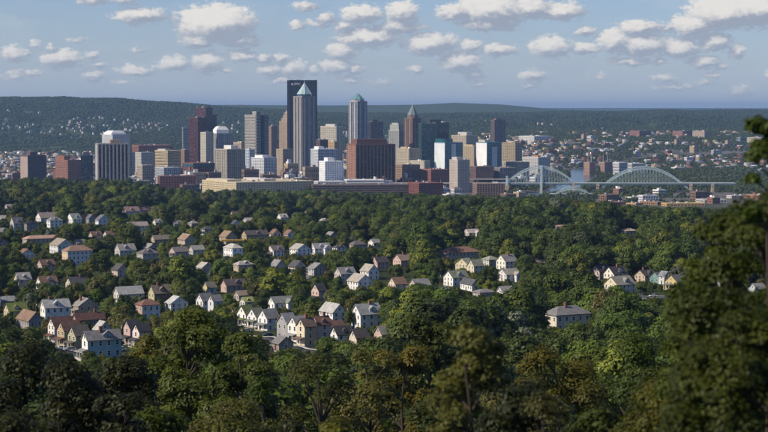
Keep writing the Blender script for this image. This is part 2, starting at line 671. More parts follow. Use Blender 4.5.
def short(label):
    """the head of a description, to name a neighbour by"""
    k = min([label.find(c) for c in _CUT if label.find(c) > 8] + [len(label)])
    return ' '.join(label[:k].split()[:7])


def words(s, n=16):
    return ' '.join(s.split()[:n])


def wallmat(rgb, rough=.8):
    return mat('wall_%02d%02d%02d' % tuple(int(c * 99) for c in rgb), rgb, rough, .12, .05)


STYLES = {'grid': (.42, .40, .35), 'vert': (.0, .42, .7), 'vband': (.30, .42, .8), 'horiz': (.50, .0, .3), 'glass': (.13, .09, .12),
          'rib': (.10, .22, .5), 'punch': (.55, .58, .3), 'stripe': (.0, .30, .9)}


def facade(core, frame, x0, x1, y0, y1, z0, z1, style, bay, fl):
    bf, pf, pr = STYLES[style]
    core.box(x0, x1, y0, y1, z0, z1 - 1.2)
    w, d, h = x1 - x0, y1 - y0, z1 - z0
    nf = max(1, int(round((h - 3) / fl)))
    fh = (h - 2.2) / nf
    e = pr * .45
    if bf > 0:
        for k in range(nf):
            zz = z0 + k * fh
            frame.box(x0 - e, x1 + e, y0 - e, y1 + e, zz + .05, zz + fh * bf)
    frame.box(x0 - pr - .1, x1 + pr + .1, y0 - pr - .1, y1 + pr + .1, z1 - 2.4, z1)      # parapet
    if pf > 0:
        for (L, fixed) in ((w, 'x'), (d, 'y')):
            n = max(1, int(round(L / bay)))
            st = L / n
            pw = st * pf / 2
            for k in range(n + 1):
                c = -L / 2 + k * st
                if fixed == 'x':
                    cx = (x0 + x1) / 2 + c
                    a, b = max(cx - pw, x0 - pr), min(cx + pw, x1 + pr)
                    frame.box(a, b, y0 - pr, y0 + .2, z0, z1 - 2.3)
                    frame.box(a, b, y1 - .2, y1 + pr, z0, z1 - 2.3)
                else:
                    cyy = (y0 + y1) / 2 + c
                    a, b = max(cyy - pw, y0 - pr + .02), min(cyy + pw, y1 + pr - .02)
                    frame.box(x0 - pr + .01, x0 + .2, a, b, z0, z1 - 2.35)
                    frame.box(x1 - .2, x1 + pr - .01, a, b, z0, z1 - 2.35)


def rooftop(root, mb_list, A, B, h, n, seed):
    r = random.Random(seed)
    for i in range(n):
        w, d, k = r.uniform(2.5, 7), r.uniform(2.5, 6), r.uniform(1.5, 3.6)
        x, y = r.uniform(-A / 2 + 5, A / 2 - 5) if A > 12 else 0, r.uniform(-B / 2 + 5, B / 2 - 5) if B > 12 else 0
        MB().box(x - w / 2, x + w / 2, y - d / 2, y + d / 2, h - .3, h + k).build('rooftop_unit', wallmat(r.choice([PALE, GREY, WHITE, MIDGREY])), root)


def tower(name, label, xl, xm, xr, yt, D, style, wall, gl, bay=5., fl=4., th=None, pent=(), wings=(), roof=ROOFL, depth=None,
          units=2, cat='tower', group=None, extra=None):
    s = D / F
    a, b = xm - xl, xr - xm
    if th is None:
        th = min(max(math.degrees(math.atan2(a, b)), 9), 42)
    t = math.radians(th)
    B = depth or max(a * s / math.sin(t), 12)
    A = max(b * s / math.cos(t), 12)
    P = ray_at(xm, 180, D)
    c, sn = math.cos(t), math.sin(t)
    cx, cyy = P.x + c * A / 2 - sn * B / 2, D + sn * A / 2 + c * B / 2
    zb = gz(cx, cyy)
    h = ray_at(xm, yt, D).z - zb
    FOOT.append((cx, cyy, math.hypot(A, B) / 2))
    root = thing(name, label, cat, (cx, cyy, zb - .3), t, group)
    TOWERS.append((cx, cyy, short(label)))
    core, frame = MB(), MB()
    facade(core, frame, -A / 2, A / 2, -B / 2, B / 2, 0, h, style, bay, fl)
    core.build('glazing', gl, root)
    frame.build('facade_frame', wallmat(wall), root)
    rf = MB().box(-A / 2 + .9, A / 2 - .9, -B / 2 + .9, B / 2 - .9, h - 1.0, h - .35).build('roof', wallmat(roof), root)
    for (fx0, fx1, fy0, fy1, ph, col) in pent:
        MB().box(-A / 2 + A * fx0, -A / 2 + A * fx1, -B / 2 + B * fy0, -B / 2 + B * fy1, h - .5, h + ph).build('penthouse', wallmat(col), root)
    for (x0, x1, y0, y1, wh, st, wc, g2) in wings:
        k1, k2 = MB(), MB()
        facade(k1, k2, -A / 2 + A * x0, -A / 2 + A * x1, -B / 2 + B * y0, -B / 2 + B * y1, 0, wh, st, bay, fl)
        w = k1.build('wing', g2, root)
        k2.build('facade_frame', wallmat(wc), w)
    rooftop(root, None, A, B, h, units, int(xl * 7 + yt))
    if extra:
        extra(root, A, B, h)
    return root


G_NAVY = glass('navy_glass', NAVY)
G_BLUE = glass('blue_glass', BLUEG)
G_TEAL = glass('teal_glass', TEALG, .08)
G_BLACK = glass('dark_glass', BLACKG)
G_BRONZE = glass('bronze_glass', (.030, .022, .018))
G_GREY = glass('grey_glass', (.13, .135, .145))
G_WARM = glass('warm_glass', (.07, .06, .05))
STEEL = mat('painted_steel', (.44, .55, .57), .5, .15, .3)
BLUESTEEL = mat('blue_painted_steel', (.12, .19, .25), .5, .15, .3)
MAST = mat('mast_metal', (.55, .55, .55), .4, .1, .3)


def oct_pts(w, d, c):
    a, b = w / 2, d / 2
    return [(-a + c, -b), (a - c, -b), (a, -b + c), (a, b - c), (a - c, b), (-a + c, b), (-a, b - c), (-a, -b + c)]


def pyramid_top(col, cham, drum, rise, mast, inset=.0, glassmat=None):
    def f(root, A, B, h):
        w, d = A * (1 - inset), B * (1 - inset)
        p = oct_pts(w, d, cham * min(w, d))
        MB().prism(p, h - .4, h + drum).build('crown_drum', glassmat or wallmat(PALE), root)
        cr = MB().cone([(x * 1.03, y * 1.03) for x, y in p], h + drum, (0, 0, h + drum + rise)).build('crown_roof', mat('crown_metal', col, .35, .2, .2, .5), root)
        rib = MB()
        for x, y in p:
            rib.bar((x * 1.03, y * 1.03, h + drum), (0, 0, h + drum + rise), .5)
        rib.build('crown_ribs', mat('rib_metal', tuple(min(.7, c * 1.7) for c in col), .4), cr)
        if mast:
            MB().bar((0, 0, h + drum + rise - 2), (0, 0, h + drum + rise + mast), .9, .25, 6).build('mast', MAST, root)
    return f


def sign_upmc(root, A, B, h):
    x = -A / 2 + 4
    MB().box(x, x + 3.4, -B / 2 - 1.45, -B / 2 - 1.05, h - 14, h - 9.6).build('sign_emblem', mat('sign_white', (.85, .85, .85), .5, .02), root)
    cu = bpy.data.curves.new('lettering', 'FONT')
    cu.body = 'UPMC'
    cu.size = 8.2
    cu.extrude = .2
    tmp = bpy.data.objects.new('tmp', cu)
    COL.objects.link(tmp)
    dg = bpy.context.evaluated_depsgraph_get()
    me = bpy.data.meshes.new_from_object(tmp.evaluated_get(dg))
    bpy.data.objects.remove(tmp)
    me.materials.clear()
    me.materials.append(mat('sign_white', (.85, .85, .85), .5, .02))
    o = link('sign_lettering', me, root, (x + 4.6, -B / 2 - 1.3, h - 14))
    o.rotation_euler = (math.pi / 2, 0, 0)
    # recessed corner columns and roof edge of the big dark tower
    k = MB()
    for sx in (-1, 1):
        for sy in (-1, 1):
            k.box(sx * A / 2 - 1.6, sx * A / 2 + 1.6, sy * B / 2 - 1.6, sy * B / 2 + 1.6, 0, h + .5)
    k.build('corner_columns', wallmat(NAVY, .5), root)


def antenna(x, y, hh):
    def f(root, A, B, h):
        MB().bar((x * A, y * B, h), (x * A, y * B, h + hh), .7, .2, 5).build('antenna', MAST, root)
    return f


def hip_pent(x0, x1, y0, y1, dz, dr, col):
    def f(root, A, B, h):
        a0, a1, b0, b1 = -A / 2 + A * x0, -A / 2 + A * x1, -B / 2 + B * y0, -B / 2 + B * y1
        i = (a1 - a0) * .22
        MB().box(a0, a1, b0, b1, h - .5, h + dz).prism([(a0, b0), (a1, b0), (a1, b1), (a0, b1)], h + dz, h + dz + dr,
            [(a0 + i, b0 + i * .6), (a1 - i, b0 + i * .6), (a1 - i, b1 - i * .6), (a0 + i, b1 - i * .6)]).build('penthouse', wallmat(col), root)
    return f


def setbacks(steps, col, spire=None):
    """stepped crown: each step narrower, then an optional pointed top"""
    def f(root, A, B, h):
        z = h - .4
        for (k, dz) in steps:
            c, fr = MB(), MB()
            facade(c, fr, -A / 2 * k, A / 2 * k, -B / 2 * k, B / 2 * k, z, z + dz, 'punch', 5, 4)
            st = c.build('setback', G_WARM, root)
            fr.build('facade_frame', wallmat(col), st)
            z += dz - .3
            kk = k
        if spire:
            MB().cone([(-A / 2 * kk * .7, -B / 2 * kk * .7), (A / 2 * kk * .7, -B / 2 * kk * .7), (A / 2 * kk * .7, B / 2 * kk * .7), (-A / 2 * kk * .7, B / 2 * kk * .7)], z, (0, 0, z + spire)).build('spire', wallmat(col), root)
    return f


def fins(root, A, B, h, col, n=3):
    k = MB()
    for i in range(n):
        x = -A / 2 + A * (i + .5) / n
        k.box(x - A * .07, x + A * .07, -B / 2 - 2.2, -B / 2 + .1, 0, h - 4)
        y = -B / 2 + B * (i + .5) / n
        k.box(-A / 2 - 2.2, -A / 2 + .1, y - B * .07, y + B * .07, 0, h - 4)
    k.build('bay_fins', wallmat(col), root)


def both(*fs):
    def f(root, A, B, h):
        for q in fs:
            q(root, A, B, h)
    return f


def arch_glass(root, A, B, h):
    MB().box(-A * .13, A * .13, -B / 2 - 1.6, -B / 2 - .4, 0, h - 6).bar((0, -B / 2 - 1.6, h - 6), (0, -B / 2 - .5, h - 6), A * .13, n=16).build('glass_bay', G_NAVY, root)
    MB().box(-A * .3, A * .3, -B * .3, B * .3, h - .5, h + 6).build('penthouse', wallmat(BROWN), root)


T = tower
# --- towers of the centre
T('glass_tower', 'tallest navy black slab tower with white lettering at its top corner', 288.5, 290.2, 316.6, 80, 5350, 'rib', (.022, .026, .042), G_NAVY, 4.2, 4.2, th=9, depth=60, roof=ROOFD, extra=sign_upmc)
T('office_tower', 'grey granite tower with pale green pyramid top before the tallest navy slab', 293, 302.5, 315.2, 96, 4900, 'rib', (.26, .245, .235), G_GREY, 3.6, 4, th=36,
  extra=both(lambda r, A, B, h: fins(r, A, B, h, (.29, .275, .265), 3), pyramid_top((.34, .48, .47), .22, 5.5, 30, 9, .18, G_BLUE)))
T('office_tower', 'silver faceted tower with teal pyramid roof and mast', 348.6, 357.6, 367, 101, 5100, 'rib', (.33, .34, .36), G_GREY, 3.4, 4, th=43,
  extra=both(lambda r, A, B, h: fins(r, A, B, h, (.38, .39, .41), 2), pyramid_top((.13, .25, .26), .28, 5.0, 18, 18, .06, wallmat(GREY))))
T('office_tower', 'brown stone tower with steep grey green spire roof beside dark glass block', 404.6, 412.5, 421, 118, 5200, 'vband', (.20, .135, .115), G_BRONZE, 5, 4, th=42,
  extra=both(lambda r, A, B, h: fins(r, A, B, h, (.24, .165, .14), 2), pyramid_top((.15, .19, .18), .28, 9, 30, 10, .10, wallmat((.19, .13, .11)))))
T('office_tower', 'tall maroon steel tower with stepped right shoulder and white mast', 193.8, 206.2, 212.5, 107.5, 5600, 'glass', MAROON, glass('maroon_glass', (.045, .012, .014)), 4, 4, th=42,
  wings=((.9, 1.75, .1, .9, 176, 'glass', (.05, .022, .028), G_NAVY),), roof=ROOFD, extra=antenna(0, 0, 9))
T('office_tower', 'lower maroon ribbed tower standing before the tall maroon tower', 188, 198, 206.5, 117.3, 5450, 'rib', (.10, .038, .041), glass('maroon_glass', (.045, .012, .014)), 4, 4, th=42, roof=ROOFD)
T('office_tower', 'slim blue grey tower behind the maroon pair', 181.8, 183.5, 189.5, 127, 5750, 'horiz', (.26, .29, .33), G_BLUE, 4, 4)
T('apartment_tower', 'cream narrow half of the twin apartment tower with white hipped penthouse', 200, 206.2, 213, 132, 5000, 'punch', (.45, .42, .34), G_BLUE, 4.5, 3.6, th=38)
T('apartment_tower', 'wide blue grey half of the twin apartment tower with white hipped penthouse', 211, 217, 232.6, 133, 5040, 'vband', (.34, .35, .35), G_BLUE, 5.5, 3.6, extra=hip_pent(.02, .78, .1, .9, 9, 9, WHITE))
T('apartment_tower', 'beige balcony tower with vertical ribs and white box on its roof', 214, 227.2, 244, 149, 4500, 'vband', (.40, .37, .30), G_BRONZE, 5.6, 3.4, th=38, pent=((.35, .75, .2, .8, 9, (.6, .6, .57)),))
T('office_tower', 'tall pale banded tower with blue glass stripe down its edge', 244, 255.6, 268.2, 114.6, 5400, 'horiz', (.43, .42, .39), G_WARM, 6, 4.2, th=42,
  wings=((.02, .34, -.06, .3, 186, 'horiz', (.47, .45, .42), G_WARM),),
  extra=lambda r, A, B, h: MB().box(A * -.14, A * .16, -B / 2 - 1.0, -B / 2 + .5, 0, h - 1).build('glass_stripe', G_BLUE, r))
T('office_tower', 'brown stone tower half hidden beside the tan setback tower', 268, 271.5, 277.4, 126, 5950, 'punch', (.24, .17, .13), G_BRONZE, 5, 4)
T('office_tower', 'tan stone setback tower with stepped pinnacle left of the navy slab', 278.8, 289, 294, 121, 5700, 'punch', (.33, .245, .18), G_WARM, 5, 4, th=42, extra=setbacks(((.72, 9), (.5, 9), (.34, 8)), (.34, .26, .20), 10))
T('office_block', 'beige slab block with roof boxes between the two pyramid topped towers', 320, 336.4, 342.4, 126.2, 5800, 'grid', (.50, .47, .39), G_WARM, 6, 4, th=42, pent=((.3, .62, .2, .8, 7, PALE),))
T('office_tower', 'dark blue grey block close behind the silver pyramid tower', 367.5, 371, 383.3, 121.5, 5500, 'glass', (.10, .10, .13), G_NAVY, 4, 4, pent=((.2, .6, .2, .8, 5, DARK),))
T('office_tower', 'grey cream stepped tower beside the brown spire roofed tower', 389, 399, 404.6, 130, 5250, 'vband', (.34, .35, .33), G_GREY, 5, 4, th=38, extra=setbacks(((.86, 16), (.6, 5)), (.38, .39, .37)))
T('glass_block', 'dark teal glass office block beside the brown spire roofed tower', 420.3, 421.5, 437, 123.2, 5000, 'glass', (.045, .085, .095), glass('deep_teal_glass', (.010, .035, .048), .08), 4, 4, th=10, depth=45, roof=ROOFD)
T('glass_block', 'near black glass office block with roof box abutting the teal glass block', 435.4, 436, 449, 122.4, 5060, 'glass', (.03, .045, .06), glass('deep_navy_glass', (.008, .016, .028), .08), 4, 4, th=10, depth=40, roof=ROOFD, pent=((-.45, .5, .2, .8, 8, (.04, .05, .06)),))
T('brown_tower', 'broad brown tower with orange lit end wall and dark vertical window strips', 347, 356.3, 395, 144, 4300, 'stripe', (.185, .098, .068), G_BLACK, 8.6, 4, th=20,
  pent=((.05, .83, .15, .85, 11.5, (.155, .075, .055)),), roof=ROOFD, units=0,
  extra=lambda r, A, B, h: [MB().box(-A / 2 - 1.5, -A / 2 - .3, -B / 2 - 1, B / 2 + 1, 0, h - 3).build('lit_end_wall', wallmat((.29, .155, .105)), r)] + [MB().box(-A / 2 - 1.62, -A / 2 - 1.45, -B / 2 + B * (i + .35) / 5, -B / 2 + B * (i + .65) / 5, 4 + k * 4.4, 6.2 + k * 4.4).build('window', G_BLACK, r) for i in range(5) for k in range(int(h / 4.4) - 1)])  # end wall repeats the brown, brightened: direct sun painted into its colour
T('apartment_tower', 'white gridded apartment block behind the small white block', 310, 318.2, 337.5, 149, 4500, 'grid', (.58, .60, .62), G_BLUE, 5, 3.5, pent=((.1, .38, .2, .8, 6, WHITE),))
T('apartment_block', 'bright white block with square windows and roof box', 318.6, 325.2, 343.2, 161.2, 4200, 'punch', (.80, .80, .80), G_GREY, 5.2, 4.6, pent=((.2, .58, .2, .8, 8, WHITE),), roof=ROOFW)
T('glass_tower', 'white and teal glass tower with raised teal roof box beside the black glass block', 435, 445, 463.2, 142.2, 4700, 'glass', (.10, .22, .26), G_TEAL, 4.5, 4, th=30,
  extra=lambda r, A, B, h: (MB().box(-A / 2 - .8, -A / 2 - .2, -B / 2 + .6, B / 2 - .6, 0, h - 2.6).build('white_panel', wallmat((.62, .66, .68)), r),
                            MB().box(-A / 2 + A * .35, -A / 2 + A * .6, -B / 2 - .9, -B / 2 - .2, 0, h - 4).build('white_panel', wallmat((.42, .50, .56)), r),
                            MB().box(-A / 2 + 1, -A / 2 + A * .45, -B / 2 + 2, B / 2 - 2, h - .6, h + 9).build('penthouse', G_TEAL, r)))
T('glass_tower', 'white and teal tower with central white panel beside the tan blocks', 477, 487, 502.2, 142, 4700, 'glass', (.10, .22, .25), G_TEAL, 4.5, 4, th=32, pent=((.0, .45, .2, .8, 5, PALE),),
  extra=lambda r, A, B, h: (MB().box(-A / 2 - .8, -A / 2 - .2, -B / 2 + .6, B / 2 - .6, 0, h - 2.6).build('white_panel', wallmat((.74, .75, .76)), r),
                            MB().box(-A / 2 + A * .32, -A / 2 + A * .68, -B / 2 - .9, -B / 2 - .2, 0, h - 12).build('white_panel', wallmat((.44, .52, .57)), r)))
T('office_block', 'tan stone block between the two white and teal glass towers', 463.4, 474, 478.5, 146, 5000, 'punch', (.38, .31, .22), G_WARM, 5, 4, th=40, pent=((.2, .7, .2, .8, 4, TAN),))
T('office_block', 'olive tan slab block right of the white and teal towers', 501.8, 515.2, 522.2, 142.6, 5200, 'grid', (.37, .31, .21), G_WARM, 5, 4, th=40, pent=((.3, .6, .2, .6, 4, TAN),))
T('office_tower', 'lone dark brown tower with arched glass bay far behind the tan blocks', 491.2, 494.5, 505.4, 119.8, 7000, 'vband', (.15, .115, .10), G_BRONZE, 6, 4, th=22, extra=arch_glass, units=0)
T('office_block', 'pinkish cream block standing by the elevated road', 450, 457.8, 470, 159.6, 4250, 'punch', (.46, .40, .36), G_WARM, 4.6, 3.6, th=34, pent=((.05, .55, .2, .8, 6, (.5, .46, .42)),))
T('office_block', 'cream stone block below the brown spire roofed tower', 397, 409, 419.5, 148.4, 4700, 'punch', (.42, .36, .27), G_BRONZE, 5, 4, th=40, pent=((.0, .4, .2, .7, 4, TAN),))
T('office_block', 'orange tan block beside the broad brown tower', 395.5, 405.2, 420, 164.5, 4400, 'grid', (.32, .23, .16), G_BRONZE, 5, 4)
T('office_block', 'beige block with pale roof below the cream stone block', 410, 424.3, 430, 160.6, 4600, 'punch', (.47, .42, .34), G_GREY, 5, 4)
T('office_block', 'tan grey block at the foot of the grey pyramid topped tower', 275.8, 283, 292.6, 149, 5050, 'punch', (.37, .30, .23), G_BRONZE, 5, 4)
T('office_block', 'low white stepped block below the tall pale banded tower', 250, 264, 276, 157.5, 4620, 'grid', (.62, .64, .66), G_BLUE, 5, 3.6, pent=((.1, .55, .2, .8, 6, WHITE), (.6, .9, .2, .8, 3, PALE)))
T('office_block', 'small white block at the foot of the tall pale banded tower', 244.2, 249.4, 254.5, 149, 4900, 'grid', (.50, .55, .60), G_BLUE, 5, 4)
T('office_block', 'dark brown block right of the grey pyramid topped tower', 313.5, 320, 327.5, 139.5, 5300, 'vband', (.14, .10, .09), G_BRONZE, 5, 4)
T('office_block', 'ochre stone block behind the white gridded apartment block', 328, 334.5, 339, 141.3, 5350, 'punch', (.44, .33, .19), G_BRONZE, 5, 4)
T('office_block', 'tan low block behind the beige balcony tower', 233, 241.5, 246, 142, 6000, 'grid', (.44, .36, .25), G_WARM, 5, 4)
# --- left of the centre
T('apartment_tower', 'dark glass apartment tower with pale ribs and lit end wall by the woods', 93, 98.4, 127.6, 143.4, 4150, 'vert', (.30, .28, .26), G_NAVY, 8.0, 4, th=15, pent=((.42, .76, .1, .8, 8, (.30, .22, .17)),), units=0,
  extra=lambda r, A, B, h: MB().box(-A / 2 - 1.5, -A / 2 - .8, -B / 2 - .5, B / 2 + .5, 0, h - 3).build('lit_end_wall', wallmat((.36, .34, .31)), r))  # end wall is a lighter copy of the rib colour, sunlight painted in
T('apartment_tower', 'pale grey tower with white hipped roof box behind the dark glass one', 100, 113, 128.4, 134.5, 5200, 'punch', (.46, .47, .48), G_GREY, 6, 4, th=38, extra=hip_pent(.0, .85, .12, .88, 4, 7, WHITE))
T('apartment_block', 'brown apartment block with pale sunlit end wall and dark stair tower', 18, 28.3, 44.6, 155.2, 4050, 'grid', (.11, .085, .085), G_BLUE, 6, 3.6, pent=((.2, .6, .2, .7, 7, (.10, .07, .07)),),
  extra=lambda r, A, B, h: MB().box(-A / 2 - 1.3, -A / 2 - .5, -B / 2 - .5, B / 2 + .5, 0, h - 3).build('lit_end_wall', wallmat((.33, .25, .22)), r), roof=ROOFD)  # pale end wall carries the sunlit tone of the left side in its colour
T('brick_block', 'red brick block with stepped roof between two dark blocks', 52, 68, 79.5, 159.8, 4450, 'punch', (.24, .12, .09), G_BRONZE, 5, 4, th=38, pent=((.0, .5, .3, .9, 9, (.24, .10, .07)),), wings=((.1, .9, .5, 1.3, 46, 'punch', (.22, .09, .065), G_BRONZE),))
T('office_block', 'dark blue grey block right of the red brick stepped block', 79, 81, 93, 154.8, 4600, 'glass', (.06, .07, .09), G_NAVY, 5, 4, pent=((.2, .7, .2, .8, 7, (.08, .08, .09)),), roof=ROOFD)
T('office_block', 'grey white block with dark flank behind the beige corner block', 128.4, 141.4, 153, 152.3, 5200, 'punch', (.43, .42, .40), G_BRONZE, 5, 4, th=40)
T('office_block', 'yellow cream slab block left of the slim brick block', 153, 168, 180, 150.4, 5000, 'horiz', (.52, .43, .26), G_BRONZE, 5, 4, th=40, pent=((.0, .35, .2, .8, 4, PALE),))
T('office_block', 'beige corner block above the long red brick shed', 136, 142.6, 153, 165, 4600, 'grid', (.42, .37, .31), G_BRONZE, 5, 4)
T('brick_block', 'slim orange brick block left of the maroon towers', 179.6, 184.6, 189, 149.6, 5300, 'punch', (.27, .17, .125), G_BRONZE, 5, 4)
T('brick_block', 'dark brick hall with teal glass upper storey', 180.5, 193.5, 214, 163, 4600, 'grid', (.17, .075, .06), G_BRONZE, 5, 4, th=30,
  extra=lambda r, A, B, h: MB().box(-A / 2 - .8, A / 2 + .8, -B / 2 - .8, B / 2 + .8, h - 9, h - 3).build('glass_storey', G_TEAL, r))
T('warehouse', 'long red brick shed with grey roof by the cream warehouse', 153.5, 160, 195, 175.8, 4150, 'grid', (.20, .08, .065), G_BRONZE, 6, 4, th=14, depth=40, units=5)
T('brick_block', 'tan and red brick terrace of blocks far behind the yellow cream slab', 128.5, 139, 172, 145.2, 6000, 'grid', (.25, .11, .08), G_BRONZE, 7, 4, th=20, units=4)
T('office_block', 'low white block before the yellow cream slab block', 154, 164, 180, 167.5, 4450, 'grid', (.40, .43, .46), G_BLUE, 5, 4)
# --- riverside front row
T('warehouse', 'huge cream warehouse with long rows of small windows behind the trees', 195.2, 236.2, 312, 182.3, 3900, 'punch', (.50, .42, .27), G_WARM, 6.5, 4.6, th=30, units=22, roof=(.33, .31, .27), pent=((.02, .2, .3, .9, 4, CREAM), (.45, .6, .2, .8, 5, PALE)))
T('warehouse', 'long dark brown office shed with rows of windows and pale roof', 311, 313, 409, 184.8, 3960, 'horiz', (.155, .115, .105), G_BRONZE, 6, 4.2, th=9, depth=60, units=10, roof=ROOFL)
T('warehouse', 'long white roofed shed behind the dark brown office shed', 312, 318, 345, 181.4, 4080, 'grid', (.55, .55, .55), G_GREY, 6, 4, th=12, depth=50, roof=ROOFW)
T('warehouse', 'low white hall in front of the broad brown tower', 345, 347, 384, 179.8, 4140, 'horiz', (.72, .72, .71), G_GREY, 8, 5, th=9, depth=45, roof=ROOFW, units=5)
T('brick_block', 'red brick block with pale end wall by the elevated road', 408, 419, 443.5, 183, 3940, 'grid', (.20, .075, .06), G_BRONZE, 5, 4, th=22, units=4)
T('brick_block', 'brick block framed in tan concrete beside the portal pier', 474, 477, 504, 183.4, 3940, 'grid', (.26, .17, .13), G_BRONZE, 6, 4.2, th=12, depth=36, units=3)
T('brick_block', 'dark brick block right of the pinkish cream block', 471, 476, 494, 166.4, 4420, 'grid', (.17, .10, .085), G_BLUE, 5, 4)
T('brick_block', 'blue grey block behind the left end of the arch bridge', 494, 500, 517, 167.6, 4440, 'grid', (.22, .20, .20), G_BLUE, 5, 4)
T('brick_block', 'red brick row with white upper storey left of the pinkish cream block', 419, 431, 451, 169.4, 4350, 'grid', (.27, .11, .08), G_WARM, 5, 4, th=28, units=4)
T('office_block', 'pale stone block below the olive tan slab', 502, 517.6, 530, 161.8, 4750, 'grid', (.42, .40, .33), G_BRONZE, 5, 4)
T('office_block', 'wide white low block behind the arch bridge', 523, 538, 551, 157, 5300, 'grid', (.55, .55, .54), G_GREY, 5, 4, pent=((.4, .6, .3, .7, 4, ORANGE),))
T('office_block', 'tan hospital block far behind the tan stone block', 452, 466, 478, 135.2, 7200, 'grid', (.47, .40, .29), G_WARM, 6, 4, pent=((.3, .8, .2, .8, 12, PALE),))
T('office_block', 'white flat block far off on the plain behind the wide white low block', 520, 534, 553, 136, 7600, 'grid', (.62, .61, .58), G_GREY, 6, 4)
T('brick_block', 'square brick pump house with two tall masts, nearer the arch bridge', 584.5, 589.5, 596, 162, 5500, 'punch', (.34, .22, .17), G_BRONZE, 6, 5, extra=both(antenna(-.3, 0, 26), antenna(.25, 0, 26)), units=0)
T('brick_block', 'square brick pump house with two tall masts beside the white flats', 599.5, 604.5, 612.5, 162, 5500, 'punch', (.30, .21, .18), G_BRONZE, 6, 5, extra=both(antenna(-.3, 0, 26), antenna(.25, 0, 30)), units=0)
T('apartment_block', 'white flat roofed block rising behind the long arch span', 614, 619, 628, 162.4, 5350, 'horiz', (.66, .67, .68), G_BLUE, 5, 4)
T('apartment_block', 'pale flat roofed hall beside the white block behind the long arch span', 627.5, 632, 646, 163.2, 5450, 'horiz', (.60, .58, .54), G_BLUE, 5, 4)
T('brick_block', 'twin red brick apartment slab on the far plain below the wooded ridge', 631, 639, 652, 130.6, 8100, 'punch', (.24, .125, .105), G_BRONZE, 7, 4)
T('brick_block', 'long red brick apartment slab beside the pink tan slab', 674, 682, 693, 131, 8100, 'punch', (.26, .14, .115), G_BRONZE, 7, 4, units=3)
T('apartment_block', 'long pink tan apartment slab below the wooded ridge', 694, 704, 712.5, 130.8, 8000, 'punch', (.40, .31, .25), G_WARM, 7, 4, units=3)
T('office_block', 'cream block alone among the trees of the far plain', 749, 760, 767, 137.6, 7400, 'grid', (.50, .46, .36), G_WARM, 7, 4)
T('warehouse', 'long yellow shed with rows of windows below the bridge', 665.5, 667, 706, 203.2, 3620, 'grid', (.48, .33, .14), G_WARM, 7, 5, th=9, depth=36, units=5, roof=(.26, .26, .25))
T('warehouse', 'brown brick shed left of the long yellow shed', 643, 657.5, 666, 201.8, 3680, 'grid', (.28, .17, .10), G_BRONZE, 6, 5, th=36, units=4, roof=(.30, .29, .27))
T('warehouse', 'tan low shed left of the brown brick shed', 628, 636, 644, 203, 3690, 'grid', (.44, .29, .15), G_BRONZE, 6, 4, units=2)
T('warehouse', 'red brick low shed at the edge of the woods below the bridge', 604, 611, 626, 202, 3700, 'grid', (.30, .12, .09), G_BRONZE, 6, 4, units=3, roof=ROOFL)
T('warehouse', 'pale flat shed right of the long yellow shed', 700, 705, 728, 199.5, 3780, 'grid', (.46, .44, .40), G_WARM, 7, 5, units=3)
for (xl, xm, xr, yt, D, lab, wc) in (
        (345, 349, 366, 199.6, 3330, 'white terrace row at the edge of the woods, left of the pinkish one', (.6, .59, .57)),
        (366, 370, 386, 200.5, 3310, 'pinkish terrace row at the edge of the woods below the brown shed', (.5, .38, .34))):
    T('terrace_row', lab, xl, xm, xr, yt, D, 'punch', wc, G_BRONZE, 4, 3, units=2, cat='house', roof=(.3, .26, .24))

# ------------------------------------------------------------------ bridges and elevated road
CONC = mat('concrete', (.40, .38, .34), .85, .2, .08)
TANSTONE = mat('tan_pier_stone', (.42, .34, .25), .85, .2, .1)
ASPH = mat('asphalt', (.06, .06, .062), .9, .2, .3)


def wx(px, D):
    return (px - 384) / F * D


